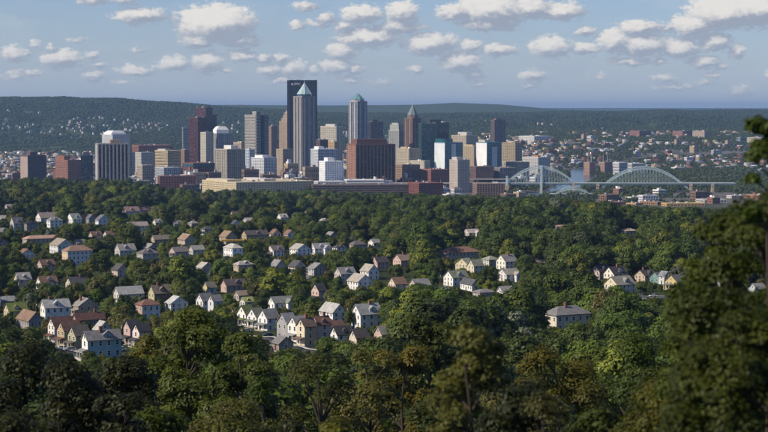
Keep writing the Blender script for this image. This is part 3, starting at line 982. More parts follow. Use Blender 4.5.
def arch_bridge(label, D, xa, xb, deck_z, crown, foot_z, xd0, xd1, name='arch_bridge', tower=None, skew=0.0, panels=16, rad=.66):
    """steel arch carrying a roadway between two ribs with hangers and bracing"""
    x0, x1 = wx(xa, D), wx(xb, D)
    cx = (x0 + x1) / 2
    root = thing(name, label, 'bridge', (cx, D, 0), skew)
    hs = (x1 - x0) / 2
    W = 9.0
    d0, d1 = wx(xd0, D) - cx, wx(xd1, D) - cx

    def za(t, lift=0.0):
        return foot_z + (crown - foot_z + lift) * (1 - t * t)
    for sy in (-1, 1):
        rib, hang = MB(), MB()
        pr = None
        for k in range(panels + 1):
            t = -1 + 2 * k / panels
            lo = (t * hs, sy * W, za(t))
            hi = (t * hs * 1.0, sy * W, za(t) + 2.0 + 4.5 * (1 - abs(t)) ** .6)
            if pr:
                rib.bar(pr[0], lo, rad)
                rib.bar(pr[1], hi, rad)
                rib.bar(pr[0], hi, rad * .5)
                rib.bar(pr[1], lo, rad * .5)
            rib.bar(lo, hi, rad * .55)
            if lo[2] > deck_z + 2:
                hang.bar(lo, (lo[0], lo[1], deck_z), rad * .45)
                if pr:
                    hang.bar(lo, (pr[0][0], pr[0][1], deck_z), rad * .3)
            elif lo[2] < deck_z - 3:
                hang.bar(lo, (lo[0], lo[1], deck_z - 1), rad * .55)
            pr = (lo, hi)
        rib.build('arch_rib', STEEL, root)
        hang.build('hangers', STEEL, root)
    br = MB()
    for k in range(1, panels):
        t = -1 + 2 * k / panels
        if za(t) > deck_z + 7:
            t2 = -1 + 2 * (k + 1) / panels
            br.bar((t * hs, -W, za(t)), (t * hs, W, za(t)), rad * .5)
            br.bar((t * hs, -W, za(t)), (t2 * hs, W, za(t2)), rad * .35)
            br.bar((t * hs, W, za(t)), (t2 * hs, -W, za(t2)), rad * .35)
    br.build('cross_bracing', STEEL, root)
    MB().box(d0, d1, -W - 2.4, W + 2.4, deck_z - .5, deck_z + .5).build('deck', CONC, root)
    g = MB()
    for sy in (-1, 1):
        g.box(d0 + .3, d1 - .3, sy * (W + 1.2) - .5, sy * (W + 1.2) + .5, deck_z - 3.6, deck_z - .55)
    n = int((d1 - d0) / 9)
    for i in range(n + 1):
        x = d0 + 1 + (d1 - d0 - 2) * i / n
        g.box(x - .25, x + .25, -W - .6, W + .6, deck_z - 2.6, deck_z - .6)
    g.build('girders', BLUESTEEL, root)
    rl = MB()
    for sy in (-1, 1):
        rl.box(d0, d1, sy * (W + 2.2) - .12, sy * (W + 2.2) + .12, deck_z + .5, deck_z + 1.5)
    rl.build('railing', STEEL, root)
    for (px_, w, top) in tower or ():
        x = wx(px_, D) - cx
        for sy in (-1, 1):
            MB().box(x - w, x + w, sy * (W + 3.2) - w, sy * (W + 3.2) + w, -4, top).build('tower_leg', STEEL, root)
        MB().box(x - w * .8, x + w * .8, -W - 3, W + 3, top - 3, top - 1).build('tower_beam', STEEL, root)
    return root


def pier(root, x, deck_z, w=2.6, y=10, m=None, name='pier'):
    return MB().box(x - w, x + w, -y, y, -6, deck_z - .6).box(x - w - .8, x + w + .8, -y - .8, y + .8, deck_z - 6.4, deck_z - 3.7).build(name, m or TANSTONE, root)


DB = 4310
br1 = arch_bridge('pale green steel arch bridge with a tall central post over the river', DB, 507, 574, 20, 54, 20, 499, 590.5, tower=((541.2, 1.9, 61), (507, 1.7, 36)), panels=24)
for p in (507, 541.2, 573):
    pier(br1, wx(p, DB) - (wx(507, DB) + wx(574, DB)) / 2, 20, 3.4, 12)
br2 = arch_bridge('longer half through steel arch bridge with its feet below the deck', DB, 598, 690, 20, 53, 0, 590.7, 735, panels=30, rad=.72)
c2 = (wx(598, DB) + wx(690, DB)) / 2
for p in (597.5, 690.5, 712):
    pier(br2, wx(p, DB) - c2, 20, 3.2, 12)
DC = 4085
arch_bridge('small pale truss bridge low beneath the arch bridge', DC, 556, 589, 5, 15, 4, 550, 592, name='truss_bridge', panels=10, rad=.6)

# elevated road leading to the bridge, with its portal piers
ra = wx(395, DB)
rb = wx(498.8, DB)
rcx = (ra + rb) / 2
via = thing('elevated_road', 'long concrete elevated road on tan portal piers left of the arch bridge', 'road', (rcx, DB, 0))
MB().box(ra - 300 - rcx, rb - rcx, -11, 11, 18.6, 20.1).build('deck', CONC, via)
MB().box(ra - 300 - rcx, rb - rcx, -11.4, -11.05, 18.9, 21.4).build('parapet', CONC, via)
MB().box(ra - 300 - rcx, rb - rcx, 11.05, 11.4, 18.9, 21.4).build('parapet', CONC, via)
for k in range(9):
    x = ra - 280 - rcx + k * 62
    MB().box(x - 1.5, x + 1.5, -9, 9, -3, 18.5).build('pier', TANSTONE, via)
ra2, rb2 = wx(398, 4420), wx(516, 4420)
via2 = thing('elevated_road', 'upper pale concrete elevated road running behind the lower one', 'road', ((ra2 + rb2) / 2, 4420, 0))
h2 = (rb2 - ra2) / 2
MB().box(-h2 - 60, h2, -9, 9, 24, 25.6).build('deck', CONC, via2)
MB().box(-h2 - 60, h2, -9.5, -9.1, 24.3, 27).build('parapet', CONC, via2)
for k in range(9):
    x = -h2 - 40 + k * 38
    MB().box(x - 1.4, x + 1.4, -7, 7, -3, 23.9).build('pier', TANSTONE, via2)
# tan stone portal in front of the road
pt = thing('stone_portal', 'tan stone portal pier with a dark archway in front of the elevated road', 'portal', (wx(463, 4280), 4280, 0))
for sx in (-1, 1):
    MB().box(sx * 20 - 6, sx * 20 + 6, -7, 7, -3, 30 if sx < 0 else 19).build('pier', TANSTONE, pt)
ar = MB()
for i in range(12):
    a0, a1 = math.pi * i / 12, math.pi * (i + 1) / 12
    for (p, q) in (((14 * math.cos(a0), 14 * math.sin(a0) * .75 + 6), (14 * math.cos(a1), 14 * math.sin(a1) * .75 + 6)),):
        ar.add([(p[0], -6, p[1]), (q[0], -6, q[1]), (q[0], -6, 18.4), (p[0], -6, 18.4), (p[0], 6, p[1]), (q[0], 6, q[1]), (q[0], 6, 18.4), (p[0], 6, 18.4)],
               [(0, 1, 2, 3), (7, 6, 5, 4), (0, 4, 5, 1), (3, 2, 6, 7)])
ar.build('arch', TANSTONE, pt)
pl = thing('bridge_pylon', 'slim tan pylon with steel post at the left end of the arch bridge', 'pylon', (wx(507, 4285), 4285, 0))
MB().box(-4.5, 4.5, -5, 5, -3, 17).build('base', TANSTONE, pl)
MB().box(-1.7, 1.7, -1.7, 1.7, 17, 37).box(-2.4, 2.4, -2.4, 2.4, 35, 36).build('post', STEEL, pl)
lm = MB().bar((0, 0, 0), (0, 0, 10), .22, .14, 6).mesh('post', MAST)
la = MB().bar((0, 0, 9.9), (0, -3, 10.4), .12).box(-.3, .3, -4, -2.8, 10.25, 10.5).mesh('arm', MAST)
for k in range(9):
    o = thing('street_lamp', 'tall grey street lamp on the lower elevated road', 'street lamp', (rcx - 190 + k * 44, DB + 9, 20.1), 0, 'lamps along the elevated road')
    link('post', lm, o)
    link('arm', la, o)
FOOT.append((0, 0, 0))

# ------------------------------------------------------------------ low city blocks
INFILL = [('red brick', BRICK, G_BRONZE, 'punch'), ('dark brick', DBRICK, G_BRONZE, 'grid'), ('pale grey', (.42, .41, .40), G_GREY, 'grid'), ('white', (.66, .66, .65), G_GREY, 'horiz'),
          ('tan', (.40, .31, .21), G_WARM, 'punch'), ('cream', (.50, .44, .33), G_WARM, 'grid'), ('brown', (.19, .12, .09), G_BRONZE, 'grid'), ('blue grey', (.24, .27, .31), G_BLUE, 'horiz'), ('light stone', (.54, .52, .47), G_GREY, 'grid'), ('whitish', (.60, .60, .61), G_BLUE, 'grid'),
          ('orange brick', (.30, .18, .13), G_BRONZE, 'punch')]
PROTO = []
r_ = random.Random(3)
for ci, (cn, rgb, g, st) in enumerate(INFILL):
    for v in range(3):
        A, B, h = r_.uniform(16, 44), r_.uniform(14, 28), r_.choice([7, 9, 11, 14, 18])
        c, fr = MB(), MB()
        facade(c, fr, -A / 2, A / 2, -B / 2, B / 2, -4, h, st, 5.5, 3.8)
        rc = r_.choice([ROOFD, ROOFL, (.3, .29, .27), ROOFW, (.22, .2, .19)])
        parts = [('glazing', c.mesh('glazing', g)), ('facade_frame', fr.mesh('facade_frame', wallmat(rgb))),
                 ('roof', MB().box(-A / 2 + .8, A / 2 - .8, -B / 2 + .8, B / 2 - .8, h - .9, h - .3).mesh('roof', wallmat(rc)))]
        for k in range(r_.randint(1, 3)):
            x, y = r_.uniform(-A * .3, A * .3), r_.uniform(-B * .3, B * .3)
            w, d, kk = r_.uniform(2, 5), r_.uniform(2, 4), r_.uniform(1.5, 4)
            parts.append(('rooftop_unit', MB().box(x - w, x + w, y - d, y + d, h - .5, h + kk).mesh('rooftop_unit', wallmat(r_.choice([PALE, WHITE, GREY, BRICK])))))
        PROTO.append((cn, A, B, h, parts))
placed = []


def city_free(x, y, rad):
    for (a, b, q) in FOOT:
        if (a - x) ** 2 + (b - y) ** 2 < (q * .85 + rad * .75) ** 2:
            return False
    for (a, b, q) in placed:
        if (a - x) ** 2 + (b - y) ** 2 < (q * .72 + rad * .72) ** 2:
            return False
    return True


def low_block(x, y, zone, th=None, tall=None):
    cn, A, B, h, parts = r_.choice(PROTO)
    rad = math.hypot(A, B) / 2
    if not city_free(x, y, rad):
        return False
    if float(river_dist(np.array([x]), np.array([y]))[0]) < RIVER_HALF + rad + 4:
        return False
    b = x / y * F + 384
    if abs(y - DB) < 36 + rad and b > 370 or abs(y - 4420) < 28 + rad and 370 < b < 530 or 540 < b < 600 and y < 4200:
        return False
    placed.append((x, y, rad))
    k_ = min(TOWERS, key=lambda q: (q[0] - x) ** 2 + (q[1] - y) ** 2)
    o = thing('city_block', words('low %s block with flat roof near the %s' % (cn, k_[2])), 'building', (x, y, gz(x, y)), math.radians(r_.choice([20, 24, 34, 110, 114]) + r_.uniform(-3, 3)) if th is None else th, 'low %s blocks of the city' % cn)
    o.scale = (r_.uniform(.8, 1.1), r_.uniform(.8, 1.1), r_.uniform(*tall) if tall else r_.uniform(.9, 1.5))
    for n, me in parts:
        link(n, me, o)
    return True


def fill(n, px0, px1, d0, d1, zone, tall=None):
    k = 0
    for i in range(n * 14):
        if k >= n:
            break
        d = d0 * (d1 / d0) ** r_.random()
        x = wx(r_.uniform(px0, px1), d)
        if low_block(x, d, zone, None, tall):
            k += 1


fill(72, -10, 185, 4150, 6600, 'in the quarter left of the maroon towers')
fill(84, 170, 410, 4110, 5000, 'among the towers', (1.5, 3.0))
fill(48, 395, 540, 4480, 6200, 'behind the elevated road', (1.2, 2.4))
fill(52, 520, 790, 5600, 8000, 'on the plain beyond the river')
fill(10, 600, 790, 3600, 4150, 'beside the sheds below the bridge')
fill(14, 400, 520, 3750, 4200, 'in front of the elevated road')

# ------------------------------------------------------------------ small houses on the far hillsides
HPROTO = []
for cn, rgb in (('white', (.56, .56, .56)), ('cream', (.50, .46, .40)), ('pinkish', (.44, .35, .33)), ('grey', (.34, .34, .35))):
    for rn, rr in (('grey', (.20, .20, .20)), ('brown', (.16, .10, .08))):
        A, B, h = r_.uniform(9, 14), r_.uniform(7, 9.5), r_.uniform(5, 7)
        w = MB().box(-A / 2, A / 2, -B / 2, B / 2, -5, h)
        for s in (-1, 1):
            w.add([(s * A / 2, -B / 2, h), (s * A / 2, B / 2, h), (s * A / 2, 0, h + B * .38)], [(0, 1, 2)])
        e = .5
        rf = MB()
        for s in (-1, 1):
            rf.add([(-A / 2 - e, s * (B / 2 + e), h - .3), (A / 2 + e, s * (B / 2 + e), h - .3), (A / 2 + e, 0, h + B * .38 + .2), (-A / 2 - e, 0, h + B * .38 + .2)], [(0, 1, 2, 3)])
        wn = MB()
        for f in range(2):
            for i in range(3):
                x = -A / 2 + A * (i + .5) / 3
                wn.box(x - .6, x + .6, -B / 2 - .06, -B / 2 + .02, 1 + f * 2.9, 2.6 + f * 2.9)
        HPROTO.append((cn, rn, w.mesh('wall', wallmat(rgb)), rf.mesh('roof', wallmat(rr)), wn.mesh('windows', G_BRONZE)))
HILLHOUSE = []


def hill_house(x, y, zone):
    cn, rn, w, rf, wn = r_.choice(HPROTO[:2] * 3 + HPROTO)
    for (a, b) in HILLHOUSE:
        if (a - x) ** 2 + (b - y) ** 2 < 24 ** 2:
            return False
    HILLHOUSE.append((x, y))
    o = thing('hillside_house', 'tiny %s gabled house with %s roof %s' % (cn, rn, zone), 'house', (x, y, gz(x, y) + .5), math.radians(r_.choice([25, 115, 60, 150]) + r_.uniform(-12, 12)), 'tiny %s houses with %s roofs %s' % (cn, rn, zone))
    link('wall', w, o)
    link('roof', rf, o)
    link('windows', wn, o)['kind'] = 'stuff'
    return True


def hill_fill(n, px0, px1, d0, d1, zone, thr=.5, seed=1):
    k = 0
    for i in range(n * 30):
        if k >= n:
            break
        d = d0 + (d1 - d0) * r_.random()
        p = r_.uniform(px0, px1)
        x = wx(p, d)
        if float(fbm(np.array([x / 300]), np.array([d / 260]), seed)[0]) < thr:
            continue
        if hill_house(x, d, zone):
            k += 1


hill_fill(185, -12, 165, 9150, 10400, 'on the wooded hillside at the left', .47, 41)
hill_fill(34, 150, 245, 9300, 10400, 'on the hillside behind the maroon towers', .45, 42)
hill_fill(70, 325, 405, 9100, 10400, 'on the hillside behind the silver pyramid tower', .48, 43)
hill_fill(16, 420, 620, 9600, 11200, 'on the slope behind the lone tower', .5, 44)
hill_fill(40, 600, 790, 6600, 9200, 'among the trees of the far right plain', .45, 45)


# ------------------------------------------------------------------ the city beyond, too many blocks to tell apart
CITYFAR = []
cells = {}
for (a, b, q) in FOOT + placed:
    for i in range(int((a - q - 30) // 60), int((a + q + 30) // 60) + 1):
        for j in range(int((b - q - 30) // 60), int((b + q + 30) // 60) + 1):
            cells.setdefault((i, j), []).append((a, b, q))
for (px0, px1, d0, d1, n) in ((-60, 190, 4700, 7700, 900), (180, 440, 5300, 7800, 260), (430, 540, 5600, 8300, 200), (530, 860, 5900, 8900, 520)):
    for i in range(n * 3):
        d = math.sqrt(r_.uniform(d0 * d0, d1 * d1))
        x = wx(r_.uniform(px0, px1), d)
        if px0 > 500 and fbm(np.array([x / 330]), np.array([d / 240]), 61)[0] < .5:
            continue
        k = (int(x // 60), int(d // 60))
        if any((a - x) ** 2 + (b - d) ** 2 < (q * .8 + 16) ** 2 for (a, b, q) in cells.get(k, ())):
            continue
        if river_dist(np.array([x]), np.array([d]))[0] < RIVER_HALF + 40 or (abs(d - DB) < 40 and x > -100):
            continue
        for di in (-1, 0, 1):
            for dj in (-1, 0, 1):
                cells.setdefault((k[0] + di, k[1] + dj), []).append((x, d, 15))
        CITYFAR.append((x, d))
print('far blocks', len(CITYFAR))

# ------------------------------------------------------------------ neighbourhood houses
SID_W = (.78, .78, .77)
HOUSEBOX = []      # photo boxes kept clear of tree crowns: xl, xr, ytop, ybase, Y
HOUSEFOOT = []
ALLBOX = []
NAMED = []      # houses to name neighbours by
_win = {}


def sided(rgb):
    return mat('siding_%02d%02d%02d' % tuple(int(c * 99) for c in rgb), rgb, .75, .16, .3, lines=('Z', 3.2))


def shingle(rgb):
    return mat('shingles_%02d%02d%02d' % tuple(int(c * 99) for c in rgb), rgb, .9, .32, .6, spec=.15)


TRIM = mat('white_trim', (.76, .76, .74), .6, .06, .5)
PANE = glass('house_pane', (.018, .021, .026), .08, (1.2, 1.2, 1.2), .4)
BRICKM = mat('chimney_brick', (.24, .11, .08), .9, .25, 2.0)
DOORM = [mat('door_paint_%d' % i, c, .6, .1, 1) for i, c in enumerate([(.10, .05, .03), (.5, .5, .48), (.16, .03, .03), (.05, .09, .07)])]


def win_meshes(w, h):
    k = (round(w, 2), round(h, 2))
    if k not in _win:
        f = MB()
        t = .13
        f.box(-w / 2 - t, -w / 2, -.07, .02, -h / 2 - t, h / 2 + t).box(w / 2, w / 2 + t, -.07, .02, -h / 2 - t, h / 2 + t)
        f.box(-w / 2, w / 2, -.07, .02, h / 2, h / 2 + t).box(-w / 2 - t * 1.4, w / 2 + t * 1.4, -.14, .02, -h / 2 - t * 1.2, -h / 2).box(-w / 2, w / 2, -.05, .01, -.04, .04)
        _win[k] = (f.mesh('window', TRIM), MB().box(-w / 2, w / 2, -.025, .015, -h / 2, h / 2).mesh('pane', PANE))
    return _win[k]


def put_win(root, x, y, z, side, w=.95, h=1.55):
    a, b = win_meshes(w, h)
    o = link('window', a, root, (x, y, z), -math.pi / 2 if side == 'L' else 0)
    link('pane', b, o)


def gable_roof(A, B, h, rise, e=.45, th=.22, axis='x'):
    """two thick slopes meeting at a ridge"""
    m = MB()
    w = B / 2 + e
    drop = rise / (B / 2) * e
    for s in (-1, 1):
        z0, z1 = h - drop, h + rise
        vs = []
        for x in (-A / 2 - e, A / 2 + e):
            vs += [(x, s * w, z0), (x, 0, z1), (x, 0, z1 + th), (x, s * w, z0 + th)]
        if s < 0:
            m.add(vs, [(0, 3, 2, 1), (4, 5, 6, 7), (0, 4, 7, 3), (3, 7, 6, 2), (0, 1, 5, 4)])
        else:
            m.add(vs, [(0, 1, 2, 3), (7, 6, 5, 4), (3, 7, 4, 0), (2, 6, 7, 3), (4, 5, 1, 0)])
    return m


def swap(m):
    m.v = [(-y, x, z) for x, y, z in m.v]
    return m


def house(label, xl, xm, xr, yt, yb, ridge, wall, roof, opts='', th=32., D=None, cat='house', clear=.72, wallB=None):
    D = D or hit_ground(xm, yb)
    s = D / F
    t = math.radians(th)
    B = min(max((xm - xl) * s / math.sin(t), 5.0), 22.)
    A = min(max((xr - xm) * s / math.cos(t), 5.0), 60.)
    P = ray_at(xm, yb, D)
    c, sn = math.cos(t), math.sin(t)
    cx, cyy = P.x + c * A / 2 - sn * B / 2, D + sn * A / 2 + c * B / 2
    zb = min(P.z, gz(P.x, D) + .6)
    ht = max((yb - yt) * s, 5.0)
    span = B if ridge == 'x' else A
    if ridge == 'f':
        rise = .6
    elif ridge == 'h':
        rise = min(ht * .36, min(A, B) * .36)
    else:
        rise = min(ht * .42, span * .52)
    eh = ht - rise
    root = thing('house', label, cat, (cx, cyy, zb), t)
    HOUSEFOOT.append((cx, cyy, math.hypot(A, B) / 2))
    if 'half hidden among' not in label:
        NAMED.append((cx, cyy, short(label)))
    HOUSEBOX.append((xl + (xr - xl) * .08, xr - (xr - xl) * .14, yt, yt + (yb - yt) * clear * .8, D))
    ALLBOX.append((xl - 2, xr + 2, yt - 3, yb + 3))
    wm = sided(wall)
    wl = MB().box(-A / 2, A / 2, -B / 2, B / 2, -4.5, eh)
    ax, ay = A / 2, B / 2
    if ridge == 'x':
        for q in (-ax, ax):
            d = .25 if q > 0 else -.25
            wl.add([(q, -ay, eh), (q, ay, eh), (q, 0, eh + rise), (q - d, -ay, eh), (q - d, ay, eh), (q - d, 0, eh + rise)], [(0, 1, 2), (5, 4, 3), (0, 2, 5, 3), (1, 4, 5, 2)])
        rm = gable_roof(A, B, eh, rise)
    elif ridge == 'y':
        for q in (-ay, ay):
            d = .25 if q > 0 else -.25
            wl.add([(-ax, q, eh), (ax, q, eh), (0, q, eh + rise), (-ax, q - d, eh), (ax, q - d, eh), (0, q - d, eh + rise)], [(0, 1, 2), (5, 4, 3), (0, 2, 5, 3), (1, 4, 5, 2)])
        rm = swap(gable_roof(B, A, eh, rise))
    elif ridge == 'h':
        e = .5
        rl = max(A - B, 0) / 2 + .6
        rw = max(B - A, 0) / 2 + .01
        rm = MB()
        base = [(-ax - e, -ay - e), (ax + e, -ay - e), (ax + e, ay + e), (-ax - e, ay + e)]
        rm.prism(base, eh - .05, eh + .2).prism(base, eh + .21, eh + rise, [(-rl, -rw), (rl, -rw), (rl, rw), (-rl, rw)])
    else:
        rm = MB().box(-ax - .3, ax + .3, -ay - .3, ay + .3, eh + .02, eh + .5)
    wl.build('wall', wm, root)
    rf = rm.build('roof', shingle(roof), root)
    if wallB:
        MB().box(-ax - .06, -ax - .01, -ay, ay, -4, eh).add([(-ax - .05, -ay, eh), (-ax - .05, ay, eh), (-ax - .05, 0, eh + rise - .05)] if ridge == 'x' else [], [(0, 2, 1)] if ridge == 'x' else []).build('front_wall', sided(wallB), root)
    # foundation
    MB().box(-ax - .08, ax + .08, -ay - .08, ay + .08, -4.6, .25).build('foundation', CONC, root)
    nf = max(1, int(round(eh / 2.9)))
    far = D > 1500
    ww, wh = (.95, 1.5) if not far else (1.2, 1.6)
    for k in range(nf):
        z = eh * (k + .56) / nf
        n = max(1, int(B / 2.7))
        for i in range(n):
            if k == 0 and i == n // 2:
                continue
            put_win(root, -ax - (.06 if wallB else 0), -ay + B * (i + .5) / n, z, 'L', ww, wh)
        n = max(1, int(A / (3.0 if not far else 3.6)))
        for i in range(n):
            put_win(root, -ax + A * (i + .5) / n, -ay, z, 'F', ww, wh)
    if ridge == 'x' and rise > 2.0:
        put_win(root, -ax - (.06 if wallB else 0), 0, eh + rise * .36, 'L', .8, 1.1)
    if ridge == 'y' and rise > 2.0:
        put_win(root, 0, -ay, eh + rise * .36, 'F', .8, 1.1)
    n = max(1, int(B / 2.7))
    dy = -ay + B * (n // 2 + .5) / n
    dr = MB().box(-ax - .1, -ax + .02, dy - .5, dy + .5, .3, 2.45).build('door', random.choice(DOORM), root)
    MB().box(-ax - .16, -ax - .1, dy + .33, dy + .40, 1.25, 1.35).build('handle', MAST, dr)
    if 'p' in opts:
        pw = min(B * .92, 8)
        pd = 2.0
        po = MB().box(-ax - pd, -ax - .01, -pw / 2, pw / 2, .05, .35).build('porch', CONC, root)
        MB().add([(-ax - pd - .25, -pw / 2 - .2, 2.75), (-ax - pd - .25, pw / 2 + .2, 2.75), (-ax - .02, pw / 2 + .2, 3.35), (-ax - .02, -pw / 2 - .2, 3.35),
                  (-ax - pd - .25, -pw / 2 - .2, 2.9), (-ax - pd - .25, pw / 2 + .2, 2.9), (-ax - .02, pw / 2 + .2, 3.5), (-ax - .02, -pw / 2 - .2, 3.5)],
                 [(0, 1, 2, 3), (7, 6, 5, 4), (0, 4, 5, 1), (0, 3, 7, 4), (1, 5, 6, 2)]).build('porch_roof', shingle(roof), root)
        for i in range(3):
            y = -pw / 2 + .15 + (pw - .3) * i / 2
            MB().box(-ax - pd + .02, -ax - pd + .2, y - .09, y + .09, .36, 2.76).build('post', TRIM, po)
    if 'd' in opts and ridge in 'xh':
        dw, dh = min(3.4, A * .28), rise * .62
        x0 = A * random.uniform(-.08, .12)
        y0 = -ay * .80
        zs = eh + rise * .18
        dm = MB()
        dm.box(x0 - dw / 2, x0 + dw / 2, y0, 0, zs - .4, zs + dh * .5)
        dm.add([(x0 - dw / 2, y0, zs + dh * .5), (x0 + dw / 2, y0, zs + dh * .5), (x0, y0, zs + dh * .5 + dw * .38)], [(0, 1, 2)])
        d_ = dm.build('dormer', wm, root)
        dr_ = swap(gable_roof(abs(y0) + .1, dw, zs + dh * .5, dw * .40, .22, .15))
        dr_.v = [(x + x0, y + y0 / 2 - .1, z) for x, y, z in dr_.v]
        dr_.build('dormer_roof', shingle(roof), d_)
        put_win(root, x0, y0, zs + dh * .28, 'F', .7, min(1.0, dh * .4 + .3))
    if 'c' in opts:
        x, y = A * random.uniform(-.25, .25), B * random.uniform(-.1, .18)
        ch = MB().box(x - .45, x + .45, y - .45, y + .45, eh, eh + rise + 1.3).box(x - .55, x + .55, y - .55, y + .55, eh + rise + 1.3, eh + rise + 1.5)
        ch.build('chimney', BRICKM, rf)
    if 'w' in opts:      # a cross wing with its own gable to the right front
        ww_, wd = A * .38, 3.0
        x0 = A * .2
        wi = MB().box(x0 - ww_ / 2, x0 + ww_ / 2, -ay - wd, -ay + .5, -4.5, eh - .05)
        wi.add([(x0 - ww_ / 2, -ay - wd, eh - .05), (x0 + ww_ / 2, -ay - wd, eh - .05), (x0, -ay - wd, eh + ww_ * .4)], [(0, 1, 2)])
        w_ = wi.build('cross_wing', wm, root)
        q = swap(gable_roof(wd + ay, ww_, eh - .05, ww_ * .42, .3, .18))
        q.v = [(x + x0, y - ay - wd + (wd + ay) / 2, z) for x, y, z in q.v]
        q.build('wing_roof', shingle(roof), w_)
        for k in range(nf):
            put_win(w_, x0, -ay - wd, eh * (k + .56) / nf, 'F')
    return root


H = house
RG, RD, RB, RM, RT, RL = (.20, .20, .20), (.055, .055, .06), (.15, .085, .06), (.125, .068, .058), (.26, .23, .18), (.36, .36, .35)
RGR, RO = (.15, .17, .11), (.22, .15, .115)
# the street at the lower left
H('light blue house with white gable end, grey roof and small dormer', 80.5, 88, 119, 332, 360, 'x', (.27, .47, .56), RG, 'dcp', wallB=SID_W, clear=.95)
H('white house with grey roof, dormer and chimney above the ochre one', 38, 45.3, 68.3, 300.5, 323, 'x', SID_W, RL, 'dc', clear=.9)
H('tan gabled house beside the white house with dormer and chimney', 69, 78.5, 97.5, 299, 316.5, 'y', (.50, .38, .28), (.24, .23, .22), 'pc', clear=.9)
H('white gabled house with maroon roof left of the ochre one', 46, 54.5, 72, 318, 343, 'x', (.76, .74, .70), RM, 'p', clear=.95, th=38)
H('ochre gabled house with maroon brown roof and porch', 55, 64.5, 80, 322, 347, 'x', (.46, .35, .20), (.14, .085, .07), 'p', clear=.95, th=38)
H('olive gabled house with dark roof left of the light blue one', 65.5, 76, 89, 326.5, 351, 'x', (.38, .36, .24), (.11, .10, .09), 'p', clear=.95, th=38)
H('pale gabled house with light grey roof behind the light blue one', 92, 98.5, 111, 322, 344, 'y', (.55, .55, .54), RL, '', clear=.5)
H('long maroon roofed house behind the ochre and olive ones', 72, 77, 103, 314, 335, 'x', (.30, .18, .14), RM, 'c', clear=.45)
H('grey house with orange brown roof at the wood edge', 11, 29, 42, 312.5, 337, 'y', (.30, .29, .30), RO, '', clear=.75)
H('pale yellow house with mossy green roof', 1, 9.5, 26, 304, 321, 'x', (.55, .50, .36), (.13, .16, .05), 'd', clear=.7)
H('long low grey roofed house behind the mossy roofed one', -6, 2, 15, 297.5, 307, 'x', (.38, .37, .36), (.24, .25, .26), '', clear=.7)
H('pink gabled house with dark roof and porch, left of a pair', 123, 130.2, 139, 320.5, 345, 'x', (.52, .36, .34), RD, 'p', clear=.95, th=38)
H('pinkish white gabled house with dark roof, right of a pair', 132.5, 139.4, 149, 324, 348, 'x', (.68, .60, .57), RD, 'p', clear=.8, th=38)
H('white walled house with red brown hipped roof', 134, 142.4, 159, 300, 320, 'h', (.72, .72, .72), (.18, .10, .08), '', clear=.9, wallB=(.44, .31, .25))
H('brick house with yellow gable and brown dormers', 147, 154.5, 173.5, 286, 304, 'x', (.30, .18, .12), (.17, .14, .11), 'dc', clear=.9, wallB=(.46, .43, .24))
H('white house with pale roof and teal gable', 164, 171, 187, 297, 312.5, 'y', (.60, .64, .66), (.40, .41, .41), 'd', clear=.9)
H('long pale house with light roof behind the silvery tree', 112, 119, 142, 287.5, 303.5, 'x', (.60, .60, .58), RL, '', clear=.7)
# the row at the centre
H('white gabled row house with mossy green roof at the end of the row', 236, 246, 254, 306, 326, 'x', SID_W, (.13, .16, .06), 'p', clear=.95, th=40)
H('white gabled row house with olive grey roof, second of the row', 246, 256.5, 264, 309, 328, 'x', (.74, .75, .75), (.17, .18, .14), 'p', clear=.95, th=40)
H('white gabled row house with grey roof and long side wall', 257, 267.2, 279, 310, 331.5, 'x', (.77, .77, .77), RG, 'p', clear=.95, th=40)
H('grey gabled row house between two white ones', 276, 287.3, 297, 314, 341, 'x', (.34, .34, .35), (.24, .24, .24), '', clear=.9, th=40)
H('white gabled row house right of the grey one', 287, 297, 304, 317, 343, 'x', (.75, .74, .72), (.26, .26, .26), 'p', clear=.93, th=40)
H('cream gabled row house with brown roof and tan side wall', 297, 304.8, 315, 319, 347, 'x', (.56, .44, .28), (.15, .11, .09), 'pc', clear=.93, th=38, wallB=(.68, .60, .44))
H('pale pink house with maroon roof and two chimneys beside the cream row house', 312, 318, 331, 317, 346.5, 'x', (.58, .48, .46), (.15, .085, .07), 'cd', clear=.85)
H('white gabled house with brown roof behind the pale pink one', 325, 331, 345, 321.5, 345, 'x', (.66, .63, .60), (.16, .10, .085), '', clear=.7)
H('white gabled house with wide charcoal roof at the end of the row', 331, 337.5, 352, 327, 348, 'x', (.70, .69, .67), RD, 'd', clear=.6)
H('cream gabled house with charcoal roof sunk among the bushes', 349, 356.5, 369, 330, 349, 'x', (.62, .55, .45), (.075, .07, .07), '', clear=.55)
H('pinkish gabled house among the bushes right of the charcoal roofs', 374, 382, 388, 327, 344, 'x', (.52, .40, .34), (.20, .19, .18), '', clear=.6)
H('white house with pale grey slope and gable to the right above the row', 318.5, 332.8, 346.2, 304.5, 323.5, 'y', SID_W, RL, '', clear=.95)
H('large white house with grey roof, dormer gable and chimney', 351, 360.6, 382.5, 305, 329, 'x', (.78, .78, .77), (.27, .28, .28), 'dc', clear=.92)
H('pink gabled house with dark roof above the white house with pale slope', 311, 318.8, 326, 284, 303, 'x', (.58, .42, .38), RD, 'p', clear=.85, th=38)
H('small white house with grey roof and white cross gable behind the row', 267, 274.5, 295, 297.5, 310.5, 'x', SID_W, (.19, .21, .19), 'w', clear=.95)
H('small white cottage with yellow green roof left of the cross gabled one', 239, 245, 254, 298.5, 307.5, 'x', (.62, .63, .64), (.26, .29, .12), 'd', clear=.95)
H('brown roofed low house above the mossy roofed row house', 233, 239, 249, 291.5, 301, 'x', (.42, .38, .34), (.24, .20, .16), '', clear=.8)
